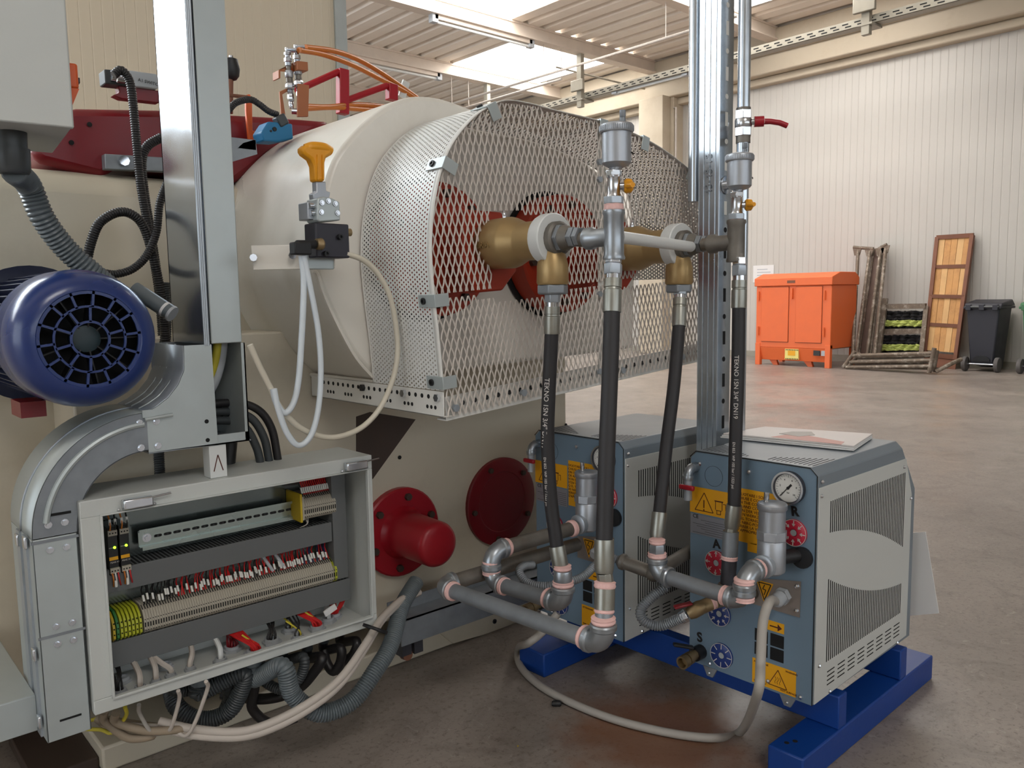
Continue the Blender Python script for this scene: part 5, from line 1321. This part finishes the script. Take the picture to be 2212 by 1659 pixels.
for k in range(46):
    a = 2*math.pi*k/46; d = V(math.cos(a), 0, math.sin(a))
    if d.x < .5: m = MB().obox(mc+d*0.1131+V(0, 0.2958, 0), V(0, 0.1436, 0), d*0.01392, V(-d.z, 0, d.x)*0.001392); m.build('cooling_fin', motord, mo)
MB().lathe(mc+V(0, 0.435, 0), (0, 1, 0), [(0, 0.1218), (0.0087, 0.1496), (0.03045, 0.1496), (0.03045, 0.087)], 40).build('drive_flange', motord, mo)
MB().box(mc+V(-0.087, 0.174, -0.1522), mc+V(-0.0435, 0.261, -0.1218)).build('foot', redp, mo)
p, q = at_y(290, 625, 1.80), at_y(372, 678, 1.74)
pt = thing('grey_pipe_end', 'grey plastic pipe end with white label behind the motor', 'pipe', q)
MB().cyl(p, q, .0165, n=20).build('pipe', condg, pt)
d = (q-p).normalized(); MB().lathe(q-d*.004, d, [(0, .0172), (.006, .0172), (.006, .014)], 20).build('rim', greypl, pt)
MB().lathe(q-d*.02, d, [(0, .0168), (.006, .0168)], 20, caps=False).build('white_label', paper, pt)
# grey control cabinet with orange isolator
rz = math.radians(-6.5)
ux, uy = V(math.cos(rz), math.sin(rz), 0), V(-math.sin(rz), math.cos(rz), 0)
c0 = at_d(157, 275, 1.45)
def cb(x, y, z): return c0+ux*x+uy*y+V(0, 0, z)
cab = thing('control_cabinet', 'pale grey control cabinet hanging at the upper left corner', 'cabinet', c0)
def cbox(x0, y0, z0, x1, y1, z1, name, m_, bevel=.003, par=None):
    m = MB().obox((cb(x0, y0, z0)+cb(x1, y1, z1))/2, ux*(x1-x0)/2, uy*(y1-y0)/2, V(0, 0, (z1-z0)/2)); return m.build(name, m_, par or cab, bevel=bevel)
cbox(-.5, .012, 0, 0, .3, .6, 'body', boxgrey); cbox(-.502, -.004, -.002, .002, .01, .6, 'door', boxgrey)
iso = cbox(.0, .05, .08, .022, .12, .125, 'isolator_switch', orangeb, .004)
MB().prism([cb(.001, .05, .08), cb(.022, .05, .08), cb(.001, .05, .03)], uy*.07).build('isolator_skirt', orangeb, iso)
cbox(.022, .07, .095, .027, .09, .105, 'switch_peg', dark, .001, iso)
MB().sphere(cb(.002, .09, .025), .009, 10).build('side_knob', dark, cab)
g0 = cb(-.088, .1, -.0)
MB().lathe(g0, (0, 0, -1), [(0, .026), (.03, .025), (.03, .029), (.036, .029), (.07, .028), (.075, .024)], 20).build('conduit_gland', condd, cab)
conduit([g0+V(0, 0, -.07), D(62, 400, 1.57), D(92, 470, 1.6), D(140, 535, 1.64), D(200, 590, 1.68), D(262, 640, 1.74)], .0235, condg, 'fat grey ribbed conduit curving from the cabinet behind the motor', 'ribbed conduits at the upper left', .0085, .14)
# limit switch with its conduit
ls = thing('limit_switch', 'grey limit switch box on a dark bracket behind the trunking', 'switch', at_y(285, 205, 2.2))
a = [at_y(x, y, 2.2) for x, y in ((277, 151), (340, 160), (342, 192), (285, 186))]
MB().prism(a, (0, .05, 0)).build('body', greypl, ls, bevel=.003)
MB().prism([at_y(x, y, 2.2) for x, y in ((225, 149), (278, 153), (285, 186), (228, 180))], (0, .05, 0)).build('end_housing', ductd, ls, bevel=.003)
MB().prism([at_y(x, y, 2.215) for x, y in ((255, 184), (345, 196), (345, 222), (262, 213), (245, 205), (258, 200))], (0, .03, 0)).build('mount', redp, ls, bevel=.002)
text('A1 SWITCH', .011, at_y(298, 172, 2.198), (1, 0, -.1), (.1, 0, 1), ductd, ls)
p = at_y(240, 163, 2.19); MB().lathe(p, (1, 0, 0), [(0, .012), (.01, .012), (.012, .015), (.03, .015)], 12).build('gland', chrome, ls)
UG = 'black conduits beside the trunking'
Yc = 2.08
def pxy(pts, Y=Yc): return [at_y(x, y, Y) for x, y in pts]
conduit(pxy([(245, 162), (262, 152), (280, 175), (288, 230), (296, 320), (304, 400), (316, 470), (332, 560), (345, 650), (352, 780), (346, 900)]), .0105, condk, 'black conduit hanging straight down from the limit switch', UG, .0055)
conduit(pxy([(350, 296), (318, 316), (306, 350), (312, 420), (325, 500), (340, 600), (352, 700), (362, 800), (362, 960)], 2.1), .0115, condk, 'black conduit dropping beside the trunking edge', UG, .0055)
conduit(pxy([(362, 392), (345, 440), (338, 500), (318, 550), (288, 580), (252, 592), (225, 590)], 2.0), .0095, condk, 'black conduit curling round toward the motor top', UG, .0055)
conduit(pxy([(188, 560), (198, 520), (215, 482), (250, 460), (282, 462), (310, 490), (332, 560), (350, 650), (360, 760), (372, 900)], 2.02), .011, condk, 'black conduit arching up from behind the motor', UG, .0055)
conduit(pxy([(355, 610), (358, 720), (345, 790), (340, 900), (345, 1030)], 2.03), .013, condd, 'dark grey conduit running down behind the motor edge', UG, .0055)
# gear lever, blue sensor, orange lugs, hydraulic couplings
gv = thing('hand_lever', 'thin hand lever with black knob above the red casting', 'lever', at_y(500, 245, 2.3))
MB().tube([at_y(497, 245, 2.3), at_y(498, 165, 2.3)], .008, 10).build('rod', rustf, gv)
p = at_y(499, 125, 2.3); MB().lathe(p, (0, 0, -1), [(0, .008), (.004, .018), (.03, .023), (.05, .02), (.06, .012), (.064, 0)], 16).build('knob', dark, gv)
MB().cyl(p, p+V(0, 0, .006), .006, n=8).build('knob_nut', chrome, gv)
og = thing('orange_lug', 'upright orange flat lug bolted on the red casting', 'lug', at_y(545, 300, 2.22))
MB().prism([at_y(x, y, 2.22) for x, y in ((532, 205), (540, 203), (545, 212), (546, 282), (556, 284), (556, 302), (538, 304), (532, 240))], (0, .012, 0)).build('plate', orangeb, og, bevel=.002)
MB().cyl(at_y(490, 205, 2.21), at_y(535, 210, 2.21), .005, n=8).build('link_rod', rustf, og)
bs = thing('blue_sensor', 'teal blue sensor block on the mill casting', 'sensor', at_y(598, 300, 2.12))
MB().prism([at_y(x, y, 2.12) for x, y in ((565, 285), (580, 262), (632, 267), (634, 300), (600, 306), (570, 304))], (0, .06, 0)).build('case', sensorb, bs, bevel=.004)
for x, y in ((593, 279), (585, 283)):
    p = at_y(x, y, 2.119); MB().cyl(p, p+V(0, -.002, 0), .006 if x > 590 else .003, n=10).build('screw', ink, bs)
conduit(pxy([(492, 240), (510, 222), (540, 215), (560, 225), (580, 240), (600, 248)], 2.14), .009, condk, 'short black conduit arching to the teal sensor', UG, .0055)
p = at_y(600, 250, 2.13); m = MB().bar(p, at_y(612, 272, 2.13), .03, .03); m.build('plug', condd, bs, bevel=.004)
# hydraulic couplings on a tan bracket with orange hoses
hb = thing('coupling_bracket', 'tan bracket holding four shiny quick couplings with orange hoses', 'bracket', at_y(640, 250, 2.35))
Yh = 2.35
def pz(x, y, Y=Yh): return at_y(x, y, Y)
mb = MB().prism([pz(602, 150), pz(640, 131), pz(664, 134), pz(628, 153)], (0, 0, -.006)); mb.prism([pz(642, 131, Yh-.03), pz(665, 134, Yh-.03), pz(666, 153, Yh-.03), pz(643, 150, Yh-.03)], (0, .05, 0)); mb.prism([pz(602, 151, Yh-.03), pz(606, 151, Yh-.03), pz(606, 169, Yh-.03), pz(602, 169, Yh-.03)], (0, .04, 0)); mb.build('upper_angle', tan, hb, bevel=.001)
mb = MB().prism([pz(604, 198), pz(642, 180), pz(644, 184), pz(610, 204), pz(617, 250), pz(608, 250)], (0, .006, 0)); mb.prism([pz(644, 180, Yh-.03), pz(668, 184, Yh-.03), pz(666, 252, Yh-.03), pz(643, 252, Yh-.03)], (0, .008, 0)); mb.build('lower_bracket', tan, hb, bevel=.001)
# each column: (y top, y bottom, radius, sides, material)
COLS = ((0, 9, .0075, 14, shiny), (9, 15, .0105, 6, chrome), (15, 20, .008, 14, chrome), (20, 29, .0115, 6, shiny), (29, 37, .0095, 16, galv), (37, 46, .0075, 14, steelp),
        (46, 60, .0125, 18, alum), (60, 71, .0105, 18, steelp), (71, 84, .0135, 6, chrome), (84, 92, .0085, 14, galvd), (92, 108, .0095, 6, shiny), (108, 122, .0075, 14, chrome))
for x, top in ((620, 103), (639, 97)):
    for y0, y1, r_, n_, m_ in COLS:
        a, b = pz(x+y0*.08, top+y0*1.08, Yh-.004), pz(x+y1*.08, top+y1*1.08, Yh-.004); L = (b-a).length
        MB().lathe(a, b-a, [(0, r_*.85), (L*.12, r_), (L*.88, r_), (L, r_*.85)], n_).build('coupling', m_, hb)
    a, b = pz(x, top+5, Yh-.004), pz(x+20, top+6, Yh-.02); MB().cyl(a, b, .0075, n=12).build('elbow', shiny, hb)
a, b = pz(630, 240, Yh-.01), pz(646, 241, Yh-.02); MB().cyl(a, b, .009, n=12).build('elbow', chrome, hb)
for pts, lab in (([(660, 102), (720, 110), (770, 127), (820, 155), (860, 182), (900, 210)], 'upper orange hose arching from the couplings over the mill'), ([(646, 108), (700, 118), (760, 140), (820, 170), (870, 195), (905, 218)], 'lower orange hose arching from the couplings over the mill'),
                 ([(660, 230), (710, 231), (760, 226), (810, 228), (860, 235)], 'level orange hose low behind the mill housing'), ([(660, 235), (720, 232), (780, 236), (850, 240)], 'lowest orange hose low behind the mill housing')):
    single(MB().tube(spline([pz(x, y, Yh-.02+.0012*(x-650)) for x, y in pts], 8), .0085, 10), 'hydraulic_hose', hoseor, lab, 'hose', 'orange hydraulic hoses')
p = pz(872, 193, 2.6); single(MB().bar(p+V(-.01, 0, -.03), p+V(.012, 0, .03), .008, .03), 'cable_tie', whitepl, 'white cable tie joining the two orange hoses', 'cable tie')

# ================================================================== HAND VALVE WITH YELLOW LEVER
Yv = 1.585
hv = thing('hand_valve', 'pneumatic hand valve with mushroom shaped yellow lever', 'valve', at_y(706, 560, Yv))
def pv(x, y, Y=Yv): return at_y(x, y, Y)
MB().box(pv(666, 483)+V(0, -.03, 0), pv(741, 559)+V(0, .02, 0)).build('valve_block', mat('valve_black', (40, 38, 48), .4), hv, bevel=.003)
m = MB().prism([pv(x, y, Yv-.03) for x, y in ((686, 428), (700, 424), (718, 428), (734, 436), (736, 476), (690, 480), (686, 474))], (0, .05, 0)); m.build('cam_housing', galvp, hv, bevel=.003)
MB().box(pv(664, 436, Yv-.012), pv(689, 480, Yv+.03)).build('cam_side', alum, hv, bevel=.002)
for x, y in ((668, 444), (671, 460)):
    MB().cyl(pv(x, y, Yv-.016), pv(x+18, y, Yv-.016), .006, n=12).build('roller', shiny, hv)
for x, y in ((695, 438), (709, 434), (724, 440), (694, 458), (729, 460)):
    p = pv(x, y, Yv-.031); MB().lathe(p, (0, -1, 0), [(0, .0055), (.002, .0055), (.002, .004), (.004, .0035)], 12).build('rivet', chrome, hv)
MB().prism([pv(x, y, Yv-.01) for x, y in ((683, 392), (704, 392), (705, 412), (714, 415), (712, 428), (678, 432), (676, 418), (684, 414))], (0, .02, 0)).build('shank', alum, hv, bevel=.002)
# lever: flared neck under a rounded cap
cap_ = [(655, 318), (662, 312), (690, 311), (712, 316), (719, 326), (716, 335), (706, 341), (703, 352), (703, 392), (682, 392), (680, 358), (674, 344), (660, 334), (654, 326)]
MB().prism([pv(x, y, Yv-.016) for x, y in cap_], (0, .03, 0)).build('lever', yellow, hv, bevel=.007)
MB().tube(spline([pv(660, 322, Yv-.004), pv(676, 317, Yv-.008), pv(698, 319, Yv-.008), pv(713, 327, Yv-.004)], 6), .0105, 12).build('lever_cap', yellow, hv)
for x in (687, 698): MB().bar(pv(x-1, 334, Yv-.0175), pv(x, 388, Yv-.0175), .0028, .003, up=(0, 1, 0)).build('lever_rib', yellow, hv)
MB().cyl(pv(738, 502), pv(757, 502), .0085, n=14).build('silencer', brassd, hv)
MB().cyl(pv(741, 548), pv(748, 548), .008, n=14).build('tube_collar', mat('collar_red', (120, 40, 30), .5), hv)
for x, y in ((733, 512), (703, 548)):
    p = pv(x, y, Yv-.031); MB().lathe(p, (0, -1, 0), [(0, .006), (.008, .006), (.008, .003), (.004, .003)], 12).build('socket_screw', dark, hv)
m = MB().cyl(pv(640, 528, Yv-.045), pv(690, 528, Yv-.035), .009, n=14); m.box(pv(636, 522, Yv-.055), pv(662, 552, Yv-.03)); m.build('elbow_fitting', dark, hv, bevel=.003)
p = pv(683, 527, Yv-.04); MB().lathe(p, (1, 0, 0), [(0, .011), (.012, .013), (.016, .01)], 12).build('swivel_nut', brassd, hv)
# pneumatic tubes
def pt_(pts, Y): return [at_y(x, y, Y+dy) for (x, y), dy in zip(pts, [0]*99)]
PG = 'white pneumatic tubes from the hand valve'
single(MB().tube(spline(pt_([(651, 552), (656, 600), (655, 660), (651, 740), (645, 820), (634, 870), (615, 892), (597, 870), (590, 840)], 1.55), 8), .0065, 10), 'pneumatic_tube', tubew, 'white tube hanging in the tightest loop from the hand valve', 'tube', PG)
single(MB().tube(spline(pt_([(656, 552), (664, 590), (676, 650), (688, 720), (693, 800), (688, 880), (672, 940), (645, 962), (620, 935), (600, 880), (592, 840)], 1.545), 8), .0062, 10), 'pneumatic_tube', tubew, 'white tube hanging in the middle loop below the hand valve', 'tube', PG)
single(MB().tube(spline(pt_([(748, 548), (785, 562), (815, 590), (842, 640), (856, 710), (858, 770), (845, 830), (815, 890), (770, 930), (710, 945), (650, 925), (605, 880), (585, 840), (560, 790), (540, 745)], 1.56), 8), .0062, 10), 'pneumatic_tube', tubec, 'cream tube looping widest across the perforated guard', 'tube', PG)
# ================================================================== BACKGROUND ALONG THE WALL
def frontbox(px0, px1, X): return at_x(*px0, X), at_x(*px1, X)
Xc = 11.3
a = at_z(1632, 789, 0); 
oc = thing('storage_cabinet', 'orange metal storage cabinet with two doors and sloped lid', 'cabinet', (11.5, 6.3, 0))
yL, yR = at_x(1633, 700, Xc).y, at_x(1795, 700, Xc).y
zt1, zt0 = at_x(1795, 612, Xc).z, at_x(1795, 795, Xc).z
zt0 = 0; dpt = .78
zf_ = at_x(1713, 780, Xc).z; zb = at_x(1713, 752, Xc).z; zl = at_x(1713, 617, Xc).z; zl2 = at_x(1713, 600, Xc).z
H_ = at_x(1713, 590, Xc+.15).z
mb = MB().box((Xc, yR, zb), (Xc+dpt, yL, zl)); mb.build('carcass', orangec, oc, bevel=.01)
mb = MB().prism([(Xc-.03, yR-.02, zl), (Xc-.03, yR-.02, zl2), (Xc+.2, yR-.02, H_), (Xc+dpt-.1, yR-.02, H_), (Xc+dpt+.03, yR-.02, zl2), (Xc+dpt+.03, yR-.02, zl)], (0, yL-yR+.04, 0)); lid_ = mb.build('lid', orangec, oc, bevel=.008)
MB().box((Xc-.034, at_x(1720, 603, Xc).y, (zl+zl2)/2-.02), (Xc-.03, at_x(1703, 603, Xc).y, (zl+zl2)/2+.02)).build('handle_slot', rustf, lid_)
ym = (yL+yR)/2
for s, (ya, yb) in enumerate(((ym+.06, yL-.1), (yR+.14, ym-.06))):
    MB().box((Xc-.016, ya, zb+.09), (Xc, yb, zl-.02)).build('door', orangec, oc, bevel=.004)
    m = MB()
    for (p_, q_) in (((ya-.006, zb+.084), (yb+.006, zb+.09)), ((ya-.006, zl-.02), (yb+.006, zl-.014)), ((ya-.006, zb+.084), (ya, zl-.014)), ((yb, zb+.084), (yb+.006, zl-.014))): m.box((Xc-.002, p_[0], p_[1]), (Xc+.001, q_[0], q_[1]))
    m.build('door_gap', rustf, oc)
for y in (yL-.05, yR+.1):
    for z in (zb+.18, zl-.22): MB().cyl((Xc-.02, y, z), (Xc-.02, y, z+.14), .012, n=8).build('hinge', orangec, oc)
MB().box((Xc-.035, ym-.01, zl-.2), (Xc-.005, ym+.01, zl-.04)).build('latch', orangec, oc, bevel=.004)
mb = MB().prism([(Xc, yR+.08, zb), (Xc-.0, yR+.08, zb), (Xc+.05, yR+.08, zf_), (Xc+.2, yR+.08, zf_), (Xc+.2, yR+.08, zb)], (0, yL-yR-.16, 0)); mb.build('sump', orangec, oc, bevel=.004)
for y in (yL, yR+.08): MB().box((Xc-.01, y-.08, 0), (Xc+.06, y, zb+.06)).build('corner_post', orangec, oc, bevel=.004)
for y in (yL, yR+.06): MB().box((Xc+dpt-.08, y-.06, 0), (Xc+dpt, y, zb)).build('rear_post', orangec, oc)
for y in (yL-.3, yR+.35): MB().prism([(Xc+.1, y, zf_), (Xc+.1, y+.12, zf_), (Xc+.1, y+.05, 0), (Xc+.1, y-.03, 0)], (.05, 0, 0)).build('brace_foot', orangec, oc)
MB().box((Xc+dpt*.1, yR-.003, zb), (Xc+dpt*.95, yR, zb+.012)).build('side_seam', rustf, oc)
# labels on its sump
yc_ = at_x(1710, 767, Xc).y; zc_ = (zb+zf_)/2
lb = MB().box((Xc-.004, yc_-.11, zc_-.075), (Xc+.03, yc_+.11, zc_+.085)).build('hazard_label', mat('label_cream', (240, 222, 130), .5), oc)
MB().box((Xc-.007, yc_-.06, zc_-.015), (Xc-.004, yc_+.06, zc_+.06)).build('yellow_panel', stick, lb)
m = MB()
for i in range(8):
    y = yc_-.1+i*.027
    for z in (zc_-.065, zc_+.07): m.obox((Xc-.006, y, z), (.001, 0, 0), (0, .006, .004), (0, -.004, .006))
m.build('hazard_stripes', ink, lb)
for k, px in enumerate((1764, 1781)):
    y = at_x(px, 763, Xc).y; MB().box((Xc-.003, y-.05, zc_), (Xc+.02, y+.05, zc_+.075)).build('small_label', (ductd, greypl)[k], oc)
# leaning bundle of scaffold frames
SG = 'paint spattered scaffold frames'
def pole(mb, a, b, r=.026): mb.cyl(a, b, r, n=10)
wl0 = WX-.1
def leaning(label, top, bot, w_=.0, kind=0):
    t = thing('scaffold_frame', label, 'scaffold frame', bot[0], SG)
    for a, b in zip(top, bot):
        m = MB(); pole(m, a, b); m.build('tube', scaff, t)
    m = MB(); pole(m, top[0]+(top[0]-top[-1])*.35+V(-.02, 0, .0), top[-1]+(top[-1]-top[0])*.3+V(-.02, 0, 0)); m.build('cross_tube', scaff, t)
    m = MB()
    for p in top: m.prism([p+V(-.04, .07, 0), p+V(-.04, -.07, 0), p+V(-.04, -.04, -.12), p+V(-.04, .04, -.12)], (.02, 0, 0))
    m.build('gusset', scaff, t)
Xb, Xt = 11.75, 12.55
def fz(x, y, X): return at_x(x, y, X)
leaning('leftmost leaning scaffold frame beside the orange cabinet', [fz(1854, 535, 12.5), fz(1880, 537, 12.5)], [fz(1842, 770, 11.8), fz(1849, 770, 11.8)])
leaning('rightmost leaning scaffold frame with a tilted top tube', [fz(1903, 536, 12.5), fz(1914, 530, 12.5)], [fz(1872, 770, 11.9), fz(1889, 770, 11.9)])
t = thing('steel_plank', 'wide brown steel plank leaning within the scaffold frames', 'plank', fz(1872, 772, 11.95), None)
q = [fz(1888, 538, 12.58), fz(1906, 538, 12.58), fz(1880, 770, 12.0), fz(1855, 770, 12.0)]
MB().prism(q, (.04, 0, 0)).build('plank', mat('brown_steel', (104, 82, 72), .6, .2, var=.2), t)
m = MB(); m.bar(q[0], q[3], .03, .05); m.bar(q[1], q[2], .03, .05); m.build('flange', scaff, t)
# frames lying on the floor
def lying(label, rows, X, r=.026):
    # rows: pixel ends of each long tube; the frame lies tilted on the pile
    pts = [(at_x(*p_, X), at_x(*q_, X-.1)) for p_, q_ in rows]
    for p_, q_ in pts: p_.z = max(p_.z, r); q_.z = max(q_.z, r)
    t = thing('scaffold_frame', label, 'scaffold frame', (X, pts[0][0].y, 0), SG)
    for p_, q_ in pts: MB().cyl(p_, q_, r, n=10).build('tube', scaff, t)
    for k in (0, 1):
        a_, b_ = pts[0][k], pts[-1][k]; d_ = (b_-a_).normalized(); b2 = b_+d_*.09; b2.z = max(b2.z, r)
        MB().lathe(a_-d_*.07, b2-(a_-d_*.07), [(0, r*1.12), ((b2-a_).length+.07, r*1.12)], 12).build('end_tube', scaff, t)
lying('lying scaffold frame on top of the floor pile', [((1842, 768), (2016, 763)), ((1836, 782), (2014, 778)), ((1828, 797), (2010, 791))], 11.35)
lying('lower scaffold frame in the floor pile behind the top one', [((1852, 772), (2022, 768)), ((1846, 784), (2020, 782)), ((1840, 795), (2018, 795))], 11.5)
t = thing('loose_tube', 'bent loose scaffold tube resting by the black bin', 'tube', at_x(2021, 803, 11.3))
MB().tube(spline([at_x(2021, 803, 11.3), at_x(2050, 788, 11.4), at_x(2076, 776, 11.6)], 6), .028, 10).build('tube', scaff, t)
# low trestle rack with dark cloth and lime bands
rk = thing('trestle_rack', 'low weathered rack leaning at the wall behind the floor pile', 'rack', fz(1955, 775, 12.3))
Xr = 12.35
m = MB(); m.bar(fz(1913, 645, Xr), fz(1897, 765, Xr-.2), .07, .05); m.build('upright', scaff, rk); m = MB(); m.bar(fz(2001, 662, Xr), fz(1990, 765, Xr-.2), .06, .05); m.build('upright', scaff, rk)
for y0, y1 in ((662, 669), (716, 722)):
    a, b = fz(1912 if y0 < 700 else 1904, y0, Xr-.02), fz(2000 if y0 < 700 else 1994, y0-1, Xr-.02); h_ = (y1-y0)*.0075
    m = MB().bar(a, b, .06, .075); m.build('rail', scaff, rk)
random.seed(5)
for k, (yt, yb_, x0, x1) in enumerate(((672, 714, 1909, 1998), (724, 764, 1902, 1993))):
    cl_ = thing('cloth_bundle', ('upper', 'lower')[k]+' crumpled black cloth with a lime band on the rack', 'cloth', fz((x0+x1)/2, yb_, Xr), 'cloth on the rack')
    def sheetm(ya, yb2, amp, X):
        m = MB(); rows = []
        for j in range(7):
            row = []
            for i in range(25):
                p = fz(x0+(x1-x0)*i/24, ya+(yb2-ya)*j/6, X); p.x += amp*math.sin(i*1.3+j*.9)*.6+amp*random.uniform(-.5, .5); p.z += random.uniform(-.008, .008); row.append(p)
            rows.append(row)
        for j in range(6): m.strip(rows[j], rows[j+1])
        return m
    sheetm(yt, yb_, .05, Xr+.05).build('dark_cloth', cloth, cl_, solid=.01, angle=20)
    sheetm(yt+20, yt+33, .03, Xr-.03).build('lime_band', clothy, cl_, solid=.008, angle=20)
# framed plank panel
wp = thing('plank_panel', 'tall wooden plank panel in a rusty steel frame leaning on the wall', 'panel', fz(2020, 785, 12.2))
tl_, tr_, bl_, br_ = fz(2024, 513, 12.62), fz(2103, 508, 12.62), fz(1998, 766, 12.2), fz(2068, 785, 12.2)
bl_ = fz(1997, 765, 12.25); br_ = fz(2067, 772, 12.25)
def pq(u, v): return lerp(lerp(tl_, tr_, u), lerp(bl_, br_, u), v)
nb_ = V(-.05, 0, .01)
for r_ in range(4):
    v0, v1 = (.015, .262, .515, .755)[r_], (.245, .495, .735, .965)[r_]
    for k in range(5):
        u0, u1 = .06+k*.176+.004, .06+(k+1)*.176-.004
        dz = V(.004*((k+r_) % 2), 0, 0)
        pk_ = MB().prism([pq(u0, v0)+dz, pq(u1, v0)+dz, pq(u1, v1)+dz, pq(u0, v1)+dz], (.025, 0, 0)); pk_.build('plank', (wood, mat('plank_wood_pale', (222, 176, 118), .6, var=.14, vscale=6))[(k*2+r_) % 3 == 0], wp)
for (a, b) in ((pq(0, 0), pq(1, 0)), (pq(0, 1.0), pq(1, 1.0)), (pq(.01, 0), pq(.01, 1.02)), (pq(.97, 0), pq(.97, 1.02))): m = MB().bar(a, b, .05, .06); m.build('frame_bar', rustf, wp)
for v in (.253, .505, .745): m = MB().bar(pq(0, v), pq(1, v), .035 if v != .505 else .06, .05); m.build('cross_bar', rustf, wp)
MB().prism([pq(0, 1.0), pq(1, 1.0), pq(1, 1.1), pq(0, 1.1)], (.02, 0, 0)).build('foot_panel', rustf, wp)
# wheeled bins
def bin_(xl, xr, Xf, mtl, label, lidm):
    yl, yr = xl, xr; t = thing('wheelie_bin', label, 'bin', (Xf+.3, (yl+yr)/2, 0), 'wheelie bins by the wall')
    h = .93; d = .5; tp = .06
    vs = [(Xf+tp*.6, yr+tp, .1), (Xf+tp*.6, yl-tp, .1), (Xf+d-tp, yl-tp, .03), (Xf+d-tp, yr+tp, .03), (Xf, yr, h-.06), (Xf, yl, h-.06), (Xf+d, yl, h-.03), (Xf+d, yr, h-.03)]
    mb = MB().add(vs, [(3, 2, 1, 0), (4, 5, 6, 7), (0, 1, 5, 4), (1, 2, 6, 5), (2, 3, 7, 6), (3, 0, 4, 7)]); mb.build('tub', mtl, t, bevel=.02)
    MB().box((Xf-.03, yr-.03, h-.08), (Xf+d+.02, yl+.03, h-.045)).build('rim', lidm, t, bevel=.008)
    mb = MB().prism([(Xf-.01, yr-.03, h-.05), (Xf+.03, yr-.03, h+.0), (Xf+d*.8, yr-.03, h+.045), (Xf+d+.03, yr-.03, h-.04)], (0, yl-yr+.06, 0)); mb.build('lid', lidm, t, bevel=.015)
    for y in (yr+.04, (yl+yr)/2, yl-.04): MB().box((Xf-.06, y-.035, h-.1), (Xf-.01, y+.035, h-.02)).build('hinge_lug', lidm, t, bevel=.008)
    MB().cyl((Xf-.045, yr, h-.05), (Xf-.045, yl, h-.05), .014, n=10).build('hinge_bar', ductg, t)
    for y, nm in ((yr-.02, 0), (yl-.03, 1)):
        MB().lathe((Xf+.03, y, .1), (0, 1, 0), [(0, .07), (.0, .095), (.008, .1), (.042, .1), (.05, .095), (.05, .06)], 24).build('wheel', tyre, t)
    MB().cyl((Xf+.03, yr, .1), (Xf+.03, yl, .1), .012, n=10).build('axle', shiny, t)
    MB().prism([(Xf+.035, ym_, .14+z) for ym_, z in [((yl+yr)/2+.11*math.cos(a_), .08*math.sin(a_)) for a_ in [math.pi*i/10 for i in range(11)]]], (-.02, 0, 0)).build('axle_recess', dark, t)
    return t
pL, pR = at_z(2083, 803, .05), at_z(2166, 803, .05)
Xf = at_z(2120, 800, .02).x
bin_(at_x(2086, 700, Xf).y, at_x(2158, 700, Xf).y, Xf, binbk, 'black wheelie bin by the wall at the right', binbk)
bin_(at_x(2206, 700, Xf).y, at_x(2206, 700, Xf).y-.5, Xf, bingr, 'green wheelie bin cut off at the right edge', bingr)
